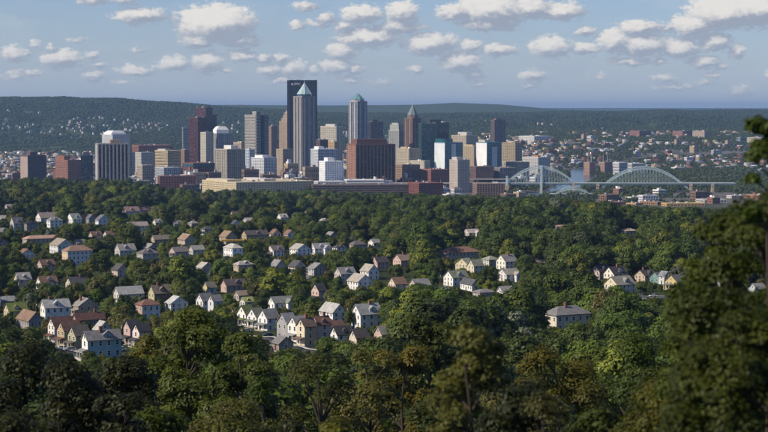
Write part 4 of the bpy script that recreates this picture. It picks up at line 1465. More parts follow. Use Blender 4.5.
H('pink gabled house with dark dormered roof', 220, 226.5, 246, 280, 293, 'x', (.52, .37, .33), (.11, .09, .09), 'dc', clear=.95)
H('white cottage with yellow gable left of the pink dormered one', 202, 208, 216, 282.5, 294.5, 'x', (.62, .66, .70), (.16, .15, .13), '', clear=.95, wallB=(.55, .50, .28))
H('white gabled house with grey roof, left of a pair among trees', 195, 203, 213, 294, 313, 'x', (.70, .70, .69), (.17, .17, .17), '', clear=.75, th=38)
H('pale gabled house with grey roof, right of a pair among trees', 207, 213.5, 222, 295.5, 315, 'x', (.60, .62, .64), (.2, .2, .2), '', clear=.6, th=38)
H('grey roof of a house sunk in the trees below the row', 273, 279, 293, 339, 352, 'y', (.28, .27, .26), (.17, .17, .17), '', clear=.5)
# upper slope, left
H('broad pale house with orange tiled hip roof and rows of windows', 60, 68, 90.5, 246, 265.5, 'h', (.66, .67, .69), (.26, .17, .13), '', clear=.85, wallB=(.66, .50, .34))  # orange of the left wall is sunlight put into its colour
H('long white house with tan roof beside the orange tiled one', 46, 58, 72.5, 239.5, 254, 'y', (.66, .69, .72), (.28, .24, .20), '', clear=.85)
H('long low house with pinkish roof behind the long white house', 20, 27, 60, 236, 245, 'h', (.50, .40, .36), (.40, .26, .20), '', clear=.75)
H('small tan roofed house right of the long white house', 72, 76.5, 85, 240, 247.5, 'x', (.50, .47, .42), (.25, .23, .20), '', clear=.8)
H('pale house with dark roof at the left end of the upper street', 8, 14, 23, 217.5, 232, 'x', (.48, .49, .52), (.12, .12, .13), 'd', clear=.8)
H('house with near black roof on the upper street', 23, 27, 38.5, 221, 233, 'h', (.20, .18, .18), (.035, .035, .045), 'd', clear=.85)
H('long white house with brown grey roof on the upper street', 33.5, 41, 58, 213, 225, 'x', (.72, .72, .72), (.23, .19, .17), 'c', clear=.85)
H('bright white house with grey hipped roof on the upper street', 45, 50.3, 61.5, 217, 229.5, 'h', (.78, .79, .80), (.22, .22, .23), 'd', clear=.95)
H('white house with green grey roof right of the bright white one', 64, 73, 81, 213.8, 227, 'x', (.74, .76, .78), (.17, .20, .18), 'd', clear=.9)
H('small brown house between the white and the grey one', 77, 81, 86, 214.5, 224, 'x', (.36, .22, .15), (.25, .14, .10), '', clear=.85)
H('dark grey house on the upper street', 85, 89, 95.5, 214.5, 225.5, 'y', (.25, .25, .27), (.13, .13, .15), '', clear=.85)
H('white house with rounded dark trimmed gable on the upper street', 94, 98.6, 109.5, 215, 227, 'y', (.66, .69, .73), (.14, .14, .16), '', clear=.95)
H('pinkish apartment house with brown roof in the woods, white flank', 121, 126, 139, 207, 217, 'x', (.56, .52, .51), (.26, .17, .15), 'd', clear=.9, cat='apartment house')
H('pinkish apartment house with brown roof, joined to the white flanked one', 138, 141, 151, 207, 217, 'x', (.52, .40, .37), (.24, .15, .13), '', clear=.9, cat='apartment house')
H('low house with pinkish roof and white gable end in the woods', 124, 129.5, 147.5, 222.5, 231.5, 'x', (.66, .66, .66), (.34, .28, .26), '', clear=.9)
H('pink stone hall above the tree tops', 67.5, 74, 87.5, 191, 202, 'f', (.52, .34, .28), (.40, .30, .26), '', D=3100, clear=.8)
H('small pale roofs peeping from the woods left of the pink stone hall', 2, 8, 18, 204.5, 212, 'x', (.40, .36, .34), (.26, .22, .20), '', clear=.6)
H('grey house with light roof and gabled front among dark trees', 113, 120, 135, 244.5, 258.5, 'x', (.48, .47, .46), (.26, .25, .24), 'dc', clear=.9)
H('wide low house with dark grey roof right of the grey one', 135, 143, 158.5, 249, 262.5, 'h', (.40, .38, .37), (.14, .13, .13), 'd', clear=.85)
H('small grey house behind the wide low one', 142, 148, 157, 244, 254, 'y', (.42, .41, .41), (.24, .23, .23), '', clear=.4)
H('tan house half hidden by a round tree', 150, 154.5, 170, 235.5, 245, 'x', (.48, .38, .26), (.22, .19, .16), '', clear=.8)
H('tan gabled house with orange brown slope', 176, 185, 195.5, 234.5, 247, 'y', (.44, .36, .28), (.26, .19, .14), '', clear=.9)
H('low house with dark roof and pale porch beside the tan gabled one', 168, 175, 188, 247.5, 258, 'x', (.42, .36, .32), (.16, .14, .14), 'p', clear=.85)
H('small grey roofed house right of the dark roofed one', 188, 193, 204, 246, 255, 'x', (.46, .46, .45), (.28, .28, .26), '', clear=.8)
H('tan gabled house with brown roof and yellow awning', 218, 226, 236.5, 231.5, 244.5, 'y', (.45, .36, .25), (.25, .175, .12), '', clear=.9)
H('white house with pale flat hipped roof', 222, 232.5, 242.5, 244.3, 258, 'h', (.80, .80, .82), (.42, .40, .37), '', clear=.95)
H('yellow gabled house with long dark roof', 241, 246.5, 268, 231, 240.5, 'x', (.44, .35, .18), (.10, .09, .09), 'd', clear=.85)
H('white gabled house with dark roof and orange porch', 266, 273.5, 284, 246, 257, 'x', (.70, .68, .66), (.14, .12, .12), 'pd', clear=.95)
H('white house with pale roof and gable to the right beside the dormered one', 289, 297.5, 310.5, 244.5, 256, 'y', (.78, .78, .79), (.34, .33, .31), 'd', clear=.95)
H('white house with grey roof and two gables', 310, 315, 330.5, 243.8, 255, 'x', (.77, .77, .78), (.30, .30, .31), 'dw', clear=.95)
H('house with pinkish wall and dark hipped roof in deep trees', 348, 354, 366.5, 241, 252, 'h', (.45, .36, .33), (.14, .12, .12), '', clear=.8)
H('small white gabled house with grey roof beside the dark hipped one', 368, 373.5, 381, 239.5, 247.5, 'x', (.70, .70, .70), (.24, .24, .25), '', clear=.8)
H('grey roofed house with pale dormer near the paved lot', 334, 341, 356, 268, 282, 'x', (.50, .45, .44), (.22, .22, .22), 'd', clear=.8)
H('white house with tan grey roof, nearest of a white cluster', 347, 358, 372.5, 275, 291, 'y', (.74, .74, .75), (.34, .31, .27), 'd', clear=.85)
H('white house with tan grey roof, upper of a white cluster', 360, 368.5, 379, 265, 280, 'y', (.72, .72, .72), (.32, .30, .26), 'd', clear=.8)
H('pink gabled house with charcoal roof above the white cluster', 371, 377.5, 389, 257, 270, 'x', (.55, .40, .36), (.08, .07, .075), 'c', clear=.9)
H('pink gabled house with brown roof beside the dark oak', 393, 401, 412, 255, 268, 'x', (.56, .40, .36), (.24, .17, .14), 'c', clear=.85)
# the group round the apartment house
H('long beige apartment house with brown hipped roof', 438, 448, 482, 247.8, 262.5, 'h', (.52, .47, .42), (.20, .12, .09), '', clear=.85, cat='apartment house', th=28)
H('yellow house with grey green roof below the apartment house', 456, 468, 475, 259, 272.5, 'x', (.57, .51, .35), (.22, .23, .19), '', clear=.85, th=38)
H('cream house with grey green roof right of the yellow one', 468, 474, 484, 260, 274.5, 'x', (.62, .58, .46), (.21, .22, .18), '', clear=.75)
H('white house with grey roof and small dormer, left gable lit', 444, 453, 469.5, 271.5, 286.5, 'x', (.78, .78, .76), (.17, .18, .14), 'd', clear=.95)
H('small white gabled house with dark roof before a round tree', 461, 472, 477, 280, 292, 'y', (.76, .76, .76), (.09, .09, .10), '', clear=.9, th=25)
H('pale house with low grey green roof right of the cream one', 482, 489, 500, 256.3, 267, 'h', (.56, .56, .50), (.26, .27, .23), '', clear=.9)
H('white gabled house with grey roof beyond the round tree', 497, 505.5, 518, 255.5, 270, 'x', (.76, .74, .64), (.20, .20, .21), 'c', clear=.92)
H('white house with tan grey roof behind the round tree', 498, 506.5, 521, 269.5, 282, 'x', (.68, .67, .65), (.28, .26, .23), 'w', clear=.85)
H('low house with flat grey roof sunk below the small gabled one', 473, 480, 496, 291, 299, 'h', (.34, .33, .32), (.20, .19, .19), '', clear=.6)
H('white house scarcely showing through the trees near the flat grey roof', 497, 503, 515, 287, 300, 'x', (.72, .72, .72), (.30, .29, .28), '', clear=.55)
H('pale roofs deep in the upper woods behind the apartment house', 463, 469, 481, 229.5, 238, 'x', (.60, .55, .53), (.40, .36, .34), 'w', clear=.85)
H('large pale cream house with grey hipped roof and chimney', 545, 556.5, 593, 307.5, 333, 'h', (.68, .62, .52), (.17, .17, .17), 'c', clear=.85, th=30)
H('pinkish roofed house deep in the right woods', 533, 538, 547, 260, 268, 'x', (.46, .34, .31), (.36, .25, .22), '', clear=.7)
# the group at the right
H('pink gabled house with dark roof above the big tan roofed one', 592, 599.5, 612, 265.5, 280, 'x', (.60, .46, .45), RD, 'dc', clear=.85, th=38)
H('white gabled house with dark dormered roof in the right group', 605, 613.8, 629, 267.5, 283, 'x', (.74, .71, .62), (.06, .06, .07), 'dc', clear=.9, th=36)
H('big house with tan grey roof and cream double gables', 606, 617.5, 637.5, 277.5, 295, 'x', (.50, .50, .52), (.24, .23, .19), 'd', clear=.85, th=36, wallB=(.66, .60, .46))
H('tan gabled house with charcoal roof beside the teal gable', 636, 645, 659, 270.5, 283.5, 'x', (.50, .38, .27), (.075, .07, .075), 'dc', clear=.9, th=38)
H('teal gabled house with grey slope', 651, 659.3, 666, 272.5, 284.5, 'x', (.15, .27, .26), (.13, .13, .14), '', clear=.9, th=40)
H('grey house with white gable behind the teal gabled one', 660, 664.5, 670, 271.5, 285, 'y', (.62, .63, .66), (.20, .21, .23), '', clear=.8, th=35)
H('yellow gabled house with red porch and grey side wall', 667, 676.8, 685.5, 275.5, 290.5, 'x', (.32, .31, .31), (.15, .15, .15), 'p', clear=.9, th=40, wallB=(.55, .43, .18))
H('small white gabled house seen through the near leaves', 704, 712.5, 719, 255, 266, 'x', (.76, .76, .76), (.25, .24, .24), '', clear=.7)
H('white house glimpsed between the near branches', 714, 723.5, 735, 281, 294, 'x', (.74, .75, .76), (.2, .2, .2), '', clear=.7)
H('pale blue grey house glimpsed under the near tree', 750, 757, 768, 284, 296, 'x', (.45, .52, .56), (.24, .24, .24), '', clear=.6)
H('pinkish roofs deep in the woods above the right group', 553, 560, 577, 225.5, 233, 'x', (.5, .42, .38), (.42, .28, .23), 'w', clear=.8)
H('pale roofs deep in the woods above the yellow gable', 620, 626, 638, 228.5, 236, 'h', (.55, .48, .43), (.42, .34, .27), '', clear=.8)

# yellow awning on the tan house, a paved lot and streets between the houses
LOT = mat('worn_asphalt', (.16, .145, .13), .9, .2, .2)


def street(label, pts, w, m=ASPH):
    """a street draped on the slope along photo points"""
    P = []
    for (x, y) in pts:
        D = hit_ground(x, y)
        q = ray_at(x, y, D)
        P.append((q.x, q.y))
    P = np.array(P)
    seg = np.linalg.norm(np.diff(P, axis=0), axis=1)
    s = np.r_[0, np.cumsum(seg)]
    n = max(6, int(s[-1] / 6))
    u = np.linspace(0, s[-1], n)
    C = np.c_[np.interp(u, s, P[:, 0]), np.interp(u, s, P[:, 1])]
    tn = np.gradient(C, axis=0)
    tn /= np.linalg.norm(tn, axis=1, keepdims=True)
    nr = np.stack([-tn[:, 1], tn[:, 0]], 1)

    def strip(name, o0, o1, dz, mm):
        a, b = C + nr * o0, C + nr * o1
        za, zb_ = ground(a[:, 0], a[:, 1]) + dz, ground(b[:, 0], b[:, 1]) + dz
        v = np.concatenate([np.c_[a, za], np.c_[b, zb_], np.c_[a, za - 1.5], np.c_[b, zb_ - 1.5]])
        i = np.arange(n - 1)
        f = np.concatenate([np.stack([i, i + 1, i + n + 1, i + n], -1), np.stack([i, i + 2 * n, i + 2 * n + 1, i + 1], -1), np.stack([i + n, i + n + 1, i + 3 * n + 1, i + 3 * n], -1)])
        tag(link(name, mesh_np(name, v, f, [mm])), kind='structure')
    strip('road', -w / 2, w / 2, .30, m)
    if m is LOT:
        return
    strip('pavement', w / 2 + .02, w / 2 + 1.6, .42, CONC)
    strip('pavement', -w / 2 - 1.6, -w / 2 - .02, .42, CONC)
    for k in range(n):
        HOUSEFOOT.append((C[k, 0], C[k, 1], w * .55))


street('', [(30, 348), (52, 350), (78, 356), (122, 372)], 7)
street('', [(226, 334), (262, 338), (296, 350), (340, 356)], 7)
street('', [(300, 300), (308, 284), (311, 272), (313, 263)], 9, LOT)
street('', [(434, 293), (446, 291), (462, 296), (480, 302)], 7)
street('', [(10, 236), (60, 231), (110, 230)], 8)
street('', [(196, 262), (240, 260), (300, 259)], 8)
street('', [(596, 296), (630, 299), (690, 294)], 7)
_D = hit_ground(232, 245.5)
_q = ray_at(232, 245.5, _D)
cn_ = thing('canopy', 'long yellow canopy on posts beside the tan gabled house', 'canopy', (_q.x, _q.y, gz(_q.x, _q.y)), math.radians(12))
MB().box(-9, 9, -1.6, 1.6, 3.6, 4.9).build('fascia', mat('yellow_paint', (.55, .32, .03), .6, .1, .5), cn_)
for i in range(4):
    MB().bar((-8.4 + i * 5.6, 0, -1), (-8.4 + i * 5.6, 0, 3.6), .14, n=6).build('post', MAST, cn_)
HOUSEBOX.append((224, 242, 237.5, 241.5, _D))
HOUSEBOX.append((306, 318, 262, 271, hit_ground(311, 272)))

# more houses of the same streets, mostly hidden by crowns
rh = random.Random(21)
EXTRA = [('white', (.74, .74, .73)), ('cream', (.60, .54, .43)), ('grey', (.42, .42, .43)), ('tan', (.46, .37, .28)), ('pinkish', (.52, .41, .38))]
EXR = [('grey', (.22, .22, .22)), ('charcoal', (.08, .08, .085)), ('brown', (.19, .12, .09)), ('pale', (.36, .34, .32))]
cnt = 0
for i in range(1500):
    if cnt >= 66:
        break
    yb0 = rh.choice([rh.uniform(212, 250), rh.uniform(212, 306), rh.uniform(250, 306)])
    x00 = rh.uniform(-5, 400) if yb0 > 240 else rh.uniform(-5, 340)
    if fbm(np.array([x00 / 60.]), np.array([yb0 / 16.]), 77)[0] < .5:
        continue
    rt, row_th = rh.choice('xxyh'), rh.uniform(28, 40)
    for j in range(rh.choice([1, 2, 3, 3, 4])):
        D_ = hit_ground(x00, yb0)
        s_ = F / D_
        x0, yb = x00 + j * rh.uniform(11, 13) * s_, yb0 + j * rh.uniform(-.2, .5) * s_
        wl, wf, hh = rh.uniform(3.5, 5.0) * s_, rh.uniform(6, 9) * s_, rh.uniform(7, 9.5) * s_
        bx_ = (x0 - wl, x0 + wf, yb - hh, yb)
        if any(bx_[0] + 1.5 < q[1] and bx_[1] - 1.5 > q[0] and bx_[2] < q[3] and bx_[3] > q[2] for q in ALLBOX):
            break
        (cn1, cw), (rn1, cr) = rh.choice(EXTRA[:1] * 3 + EXTRA), rh.choice(EXR)
        o = H('%s house with %s roof half hidden among the tree crowns' % (cn1, rn1), bx_[0], x0, bx_[1], bx_[2], yb, rt, cw, cr, rh.choice(['', 'd', 'c', 'p', 'pd', 'c']), clear=rh.uniform(.35, .8), th=row_th)
        k_ = min(NAMED, key=lambda q: (q[0] - o.location.x) ** 2 + (q[1] - o.location.y) ** 2)
        o['label'] = words('%s house with %s roof half hidden by trees near the %s' % (cn1, rn1, k_[2]))
        o['group'] = '%s houses with %s roofs half hidden among the tree crowns' % (cn1, rn1)
        cnt += 1
print('extra houses', cnt)

# utility poles by the streets and cars parked along them
PM = MB().bar((0, 0, -1.5), (0, 0, 10.5), .17, .12, 6).mesh('pole', mat('pole_wood', (.14, .10, .07), .9, .2, 1))
PA = MB().box(-1.2, 1.2, -.07, .07, 9.5, 9.68).box(-.9, .9, -.06, .06, 8.7, 8.84).mesh('crossarm', mat('pole_wood', (.14, .10, .07), .9, .2, 1))
PT = MB().bar((.35, 0, 7.6), (.35, 0, 8.5), .22, n=8).mesh('transformer', MAST)
for (x, y, lab) in ((300, 309, 'before the white cross gabled house'), (36, 322, 'between the grey and the white house'), (121, 349, 'beside the pink gabled pair'), (232, 329, 'at the end of the white row'),
                    (347, 327, 'left of the large white house'), (440, 290, 'by the white house with lit left gable'), (598, 292, 'by the big tan roofed house'), (664, 291, 'by the yellow gable'), (260, 262, 'behind the wood of the slope'), (110, 231, 'at the end of the upper street')):
    D_ = hit_ground(x, y)
    q = ray_at(x, y, D_)
    o = thing('utility_pole', 'wooden utility pole with crossarms %s' % lab, 'utility pole', (q.x, q.y, gz(q.x, q.y)), rh.uniform(-.6, .6), 'utility poles by the streets')
    link('pole', PM, o)
    link('crossarm', PA, o)
    link('transformer', PT, o)


def car_meshes(rgb):
    sec = [(-2.15, .35), (-2.15, .85), (-1.2, .98), (2.05, .92), (2.15, .35)]
    b = MB()
    n = len(sec)
    b.add([(x, -.85, z) for x, z in sec] + [(x, .85, z) for x, z in sec], [tuple(range(n)), tuple(range(2 * n - 1, n - 1, -1))] + [(i, n + i, n + (i + 1) % n, (i + 1) % n) for i in range(n)])
    c = MB().prism([(-1.15, -.78), (1.75, -.78), (1.75, .78), (-1.15, .78)], .93, 1.42, [(-.45, -.62), (1.2, -.62), (1.2, .62), (-.45, .62)])
    r = MB().box(-.45, 1.2, -.62, .62, 1.42, 1.47)
    pm = mat('car_paint_%d' % int(rgb[0] * 99), rgb, .3, .04, 1, .5)
    return b.mesh('body', pm), c.mesh('windows', PANE), r.mesh('roof', pm)


WHEEL = MB().bar((0, -.1, 0), (0, .1, 0), .32, n=14).mesh('wheel', mat('tyre', (.02, .02, .02), .9, .1, 2))
CARS = {k: car_meshes(v) for k, v in (('white', (.75, .75, .75)), ('silver', (.42, .43, .44)), ('black', (.02, .02, .022)), ('red', (.30, .03, .03)), ('dark blue', (.03, .05, .10)))}
for (x, y, col, a, lab) in ((62, 350.5, 'white', .3, 'in the street below the olive house'), (70, 352, 'silver', .3, 'in the street below the olive house'), (124, 361, 'black', .4, 'beside the light blue house'),
                            (120, 352, 'white', .5, 'behind the light blue house'), (309, 275, 'silver', 1.2, 'on the paved lot'), (312, 268, 'red', 1.2, 'on the paved lot'), (246, 333, 'white', .4, 'before the white row'),
                            (268, 337, 'dark blue', .4, 'before the white row'), (445, 290, 'white', .3, 'in the drive by the lit gable'), (640, 297, 'silver', .2, 'below the big tan roofed house'), (653, 297.5, 'white', .2, 'below the teal gable'), (404, 283, 'white', .8, 'alone in a clearing by the dark oak')):
    D_ = hit_ground(x, y)
    q = ray_at(x, y, D_)
    o = thing('parked_car', '%s car parked %s' % (col, lab), 'car', (q.x, q.y, gz(q.x, q.y) + .32), a, 'cars parked by the houses')
    bm_, cm_, rm_ = CARS[col]
    link('body', bm_, o)
    link('windows', cm_, o)
    link('roof', rm_, o)
    for sx in (-1.35, 1.3):
        for sy in (-.78, .78):
            link('wheel', WHEEL, o, (sx, sy, .32))
    HOUSEBOX.append((x - 3, x + 3, y - 3, y, D_))

# ------------------------------------------------------------------ trees
BARK = mat('bark', (.055, .043, .033), .95, .3, 1.5)
LEAF = {
    'oak': leaf_mat('dark_oak_leaves', (.030, .053, .008), (.098, .130, .016), .2),
    'maple': leaf_mat('maple_leaves', (.044, .076, .009), (.135, .172, .018), .2),
    'linden': leaf_mat('linden_leaves', (.088, .112, .012), (.230, .240, .026), .22),
    'olive': leaf_mat('olive_brown_leaves', (.064, .068, .016), (.160, .148, .034), .2),
    'silver': leaf_mat('silvery_leaves', (.085, .108, .066), (.190, .215, .140), .2),
}


def tubes(segs, n=5):
    """tapering limbs: rows of p0(3), p1(3), r0, r1"""
    segs = np.asarray(segs, float)
    p, q = segs[:, 0:3], segs[:, 3:6]
    d = q - p
    d /= np.maximum(np.linalg.norm(d, axis=1, keepdims=True), 1e-9)
    ref = np.where(np.abs(d[:, 2:3]) > .9, np.array([[1., 0, 0]]), np.array([[0, 0, 1.]]))
    a = np.cross(d, ref)
    a /= np.linalg.norm(a, axis=1, keepdims=True)
    b = np.cross(d, a)
    t = np.arange(n) * 2 * math.pi / n
    ring = a[:, None, :] * np.cos(t)[None, :, None] + b[:, None, :] * np.sin(t)[None, :, None]
    v = np.concatenate([p[:, None, :] + ring * segs[:, 6][:, None, None], q[:, None, :] + ring * segs[:, 7][:, None, None]], 1)
    m = len(segs)
    base = (np.arange(m) * 2 * n)[:, None]
    i = np.arange(n)[None, :]
    j = (i + 1) % n
    f = np.stack([base + i, base + j, base + j + n, base + i + n], -1).reshape(-1, 4)
    return v.reshape(-1, 3), f


def make_crown(seed, H, R, base=.28, lobes=26, n=4000, leaf=.45, lobe_r=(.24, .42), shape=1.0, droop=.0, sparse=.0, cone=False, aspect=.62, jit=.27, twigs=3):
    """leaf faces over a cluster of foliage lobes, plus the limbs that carry the lobes"""
    g = np.random.default_rng(seed)
    zc = H * (base + 1) / 2
    hz = H * (1 - base) / 2
    c, r = [], []
    for i in range(lobes):
        while True:
            u = g.uniform(-1, 1, 3)
            l = np.linalg.norm(u)
            if l < 1:
                break
        u = u / max(l, 1e-6) * l ** .45
        if cone:
            zz = g.uniform(-1, .95)
            k = (1 - zz) / 2 * .9 + .06
            ang = g.uniform(0, 6.283)
            cc = np.array([math.cos(ang) * R * k * .7, math.sin(ang) * R * k * .7, zc + zz * hz * .9])
            rr = R * g.uniform(.22, .34) * (k + .25)
        else:
            rr = R * g.uniform(*lobe_r)
            wid = 1.0 - .25 * max(0, u[2]) - .12 * max(0, -u[2])
            cc = np.array([u[0] * (R - rr * .8) * wid, u[1] * (R - rr * .8) * wid, zc + u[2] * (hz - rr * .7)])
        c.append(cc)
        r.append(rr)
    c, r = np.array(c), np.array(r)
    N = int(n * 2.6)
    k = g.choice(len(r), N, p=r ** 2 / (r ** 2).sum())
    v = g.normal(size=(N, 3))
    v /= np.linalg.norm(v, axis=1, keepdims=True)
    v[:, 2] = np.where(v[:, 2] < -.45, -v[:, 2] * .6, v[:, 2])
    v /= np.linalg.norm(v, axis=1, keepdims=True)
    rad = g.uniform(.62, 1.08, N)
    # tufts: leaves gather in small sprays on each lobe
    tuft = np.sin(v[:, 0] * 7 + k * 1.7) + np.sin(v[:, 1] * 8 + k * 2.3) + np.sin(v[:, 2] * 7.5 + k * .9)
    rad = rad + .09 * tuft
    p = c[k] + v * (r[k] * rad)[:, None] * np.array([1, 1, .82])
    keep = np.ones(N, bool)
    for j in range(len(r)):
        dd = np.linalg.norm((p - c[j]) / np.array([1, 1, .82]), axis=1)
        keep &= ~((dd < r[j] * .66) & (k != j))
    if sparse:
        keep &= (g.random(N) > sparse * (.5 + .5 * np.sin(p[:, 0] * 1.9 + seed) * np.sin(p[:, 2] * 1.7)))
    p, v, k = p[keep][:n], v[keep][:n], k[keep][:n]
    n = len(p)
    out = p - np.array([0, 0, zc - hz * .25])
    out /= np.maximum(np.linalg.norm(out, axis=1, keepdims=True), 1e-6)
    nrm = v * .95 + out * .45 + g.normal(size=(n, 3)) * jit + np.array([0, 0, .12])
    nrm /= np.linalg.norm(nrm, axis=1, keepdims=True)
    a = np.cross(nrm, g.normal(size=(n, 3)))
    a /= np.maximum(np.linalg.norm(a, axis=1, keepdims=True), 1e-6)
    a[:, 2] -= droop
    b = np.cross(nrm, a)
    s = leaf * g.uniform(.6, 1.35, n)[:, None]
    q = np.stack([p - a * s * .5, p + b * s * aspect * .5 - nrm * s * .06, p + a * s * .55 - nrm * s * .12, p - b * s * aspect * .5 - nrm * s * .06], 1)
    faces = np.arange(n * 4).reshape(n, 4)
    lobe_tone = g.uniform(.0, .5, len(r))
    tone = np.clip(lobe_tone[k] + g.uniform(0, .5, n), 0, 1)
    # trunk and limbs
    tr = max(.05, R * .055)
    sg = []
    x = np.array([0, 0, -1.5])
    top = zc + hz * .55
    steps = 6
    pts = [x]
    for i in range(1, steps + 1):
        f = i / steps
        pts.append(np.array([g.normal() * R * .05, g.normal() * R * .05, -1.5 + (top + 1.5) * f]))
    for i in range(steps):
        sg.append([*pts[i], *pts[i + 1], tr * (1.25 - i / steps), tr * (1.25 - (i + 1) / steps) + .01])
    for j in range(len(r)):
        zt = max(H * base * .8, c[j][2] - np.hypot(c[j][0], c[j][1]) * .8)
        f = np.clip((zt + 1.5) / (top + 1.5), 0, 1) * steps
        i = min(int(f), steps - 1)
        s0 = pts[i] + (pts[i + 1] - pts[i]) * (f - i)
        mid = (s0 + c[j]) / 2 + np.array([0, 0, R * .05]) + g.normal(size=3) * R * .03
        r0 = tr * .42 * (r[j] / r.max())
        sg.append([*s0, *mid, r0 + .015, r0 * .6 + .01])
        sg.append([*mid, *c[j], r0 * .6 + .01, r0 * .2 + .008])
        for q_ in range(twigs):
            e = c[j] + g.normal(size=3) * r[j] * .55
            sg.append([*mid, *e, r0 * .35 + .008, .006])
    return q.reshape(-1, 3), faces, tone, sg


def crown_mesh(name, data, m):
    v, f, tone, sg = data
    me = mesh_np(name, v, f, [m])
    at = me.attributes.new('tone', 'FLOAT', 'FACE')
    at.data.foreach_set('value', tone.astype(np.float32))
    return me


def trunk_mesh(data):
    v, f = tubes(data[3])
    return mesh_np('trunk', v, f, [BARK], smooth=True)


def joined(name, data, m):
    """crown and trunk in one mesh, for the mass of trees that stands as a wood"""
    v, f, tone, sg = data
    tv, tf = tubes(sg[:6], 4)
    me = mesh_np(name, np.concatenate([v, tv]), np.concatenate([f, tf + len(v)]), [m, BARK], np.r_[np.zeros(len(f)), np.ones(len(tf))])
    at = me.attributes.new('tone', 'FLOAT', 'FACE')
    at.data.foreach_set('value', np.r_[tone, np.zeros(len(tf))].astype(np.float32))
    return me


# near kinds: unit trees (height about 14 m)
KINDS = [('oak', dict(seed=1, H=17, R=8.4, base=.10, lobes=20)), ('oak', dict(seed=2, H=16, R=7.0, base=.12, lobes=17)),
         ('maple', dict(seed=3, H=17, R=7.2, base=.10, lobes=18)), ('maple', dict(seed=4, H=15, R=7.8, base=.08, lobes=20)),
         ('linden', dict(seed=5, H=16, R=6.4, base=.08, lobes=16)), ('linden', dict(seed=6, H=13, R=7.0, base=.08, lobes=18)),
         ('olive', dict(seed=7, H=15, R=6.6, base=.10, lobes=16)), ('silver', dict(seed=8, H=15, R=6.8, base=.10, lobes=16)),
         ('oak', dict(seed=9, H=18, R=5.8, base=.06, lobes=16))]
KW = np.array([.17, .15, .17, .15, .11, .09, .06, .02, .08])
NEAR, MID, FAR = [], [], []
protos = bpy.data.collections.new('wood_prototypes')
protos_far = bpy.data.collections.new('far_wood_prototypes')
for i, (k, a) in enumerate(KINDS):
    d = make_crown(n=10500, leaf=.52, lobe_r=(.26, .44), **a)
    NEAR.append((crown_mesh('crown', d, LEAF[k]), trunk_mesh(d), a['H'], a['R'], k))
    d = make_crown(n=3800, leaf=.90, lobe_r=(.28, .46), **a)
    o = bpy.data.objects.new('wood_tree_%02d' % i, joined('wood_tree', d, LEAF[k]))
    protos.objects.link(o)
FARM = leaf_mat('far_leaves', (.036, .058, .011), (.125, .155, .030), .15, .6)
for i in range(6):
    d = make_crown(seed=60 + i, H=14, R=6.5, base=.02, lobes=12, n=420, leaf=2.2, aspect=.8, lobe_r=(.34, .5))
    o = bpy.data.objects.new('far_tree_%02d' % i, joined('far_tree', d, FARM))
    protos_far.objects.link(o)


def scatter(name, pts, rotz, scale, pid, coll, label, cat):
    """one object holding a whole wood: trees set out on points"""
    me = bpy.data.meshes.new(name)
    me.vertices.add(len(pts))
    me.vertices.foreach_set('co', np.asarray(pts, np.float32).ravel())
    r = np.zeros((len(pts), 3), np.float32)
    r[:, 2] = rotz
    at = me.attributes.new('rot', 'FLOAT_VECTOR', 'POINT')
    at.data.foreach_set('vector', r.ravel())
    at = me.attributes.new('scl', 'FLOAT_VECTOR', 'POINT')
    at.data.foreach_set('vector', np.asarray(scale, np.float32).ravel())
    at = me.attributes.new('pid', 'INT', 'POINT')
    at.data.foreach_set('value', np.asarray(pid, np.int32))
    o = link(name, me)
    tag(o, label, cat, kind='stuff')
    ng = bpy.data.node_groups.new('plant_wood', 'GeometryNodeTree')
    ng.interface.new_socket('Geometry', in_out='INPUT', socket_type='NodeSocketGeometry')
    ng.interface.new_socket('Geometry', in_out='OUTPUT', socket_type='NodeSocketGeometry')
    N = ng.nodes
    gi, go = N.new('NodeGroupInput'), N.new('NodeGroupOutput')
    ip = N.new('GeometryNodeInstanceOnPoints')
    ci = N.new('GeometryNodeCollectionInfo')
    ci.inputs['Collection'].default_value = coll
    ci.inputs['Separate Children'].default_value = True
    ci.inputs['Reset Children'].default_value = True

    def attr(nm, ty):
        q = N.new('GeometryNodeInputNamedAttribute')
        q.data_type = ty
        q.inputs['Name'].default_value = nm
        return q.outputs['Attribute']
    ng.links.new(gi.outputs[0], ip.inputs['Points'])
    ng.links.new(ci.outputs[0], ip.inputs['Instance'])
    ip.inputs['Pick Instance'].default_value = True
    ng.links.new(attr('pid', 'INT'), ip.inputs['Instance Index'])
    ng.links.new(attr('rot', 'FLOAT_VECTOR'), ip.inputs['Rotation'])
    ng.links.new(attr('scl', 'FLOAT_VECTOR'), ip.inputs['Scale'])
    ng.links.new(ip.outputs[0], go.inputs[0])
    md = o.modifiers.new('wood', 'NODES')
    md.node_group = ng
    return o


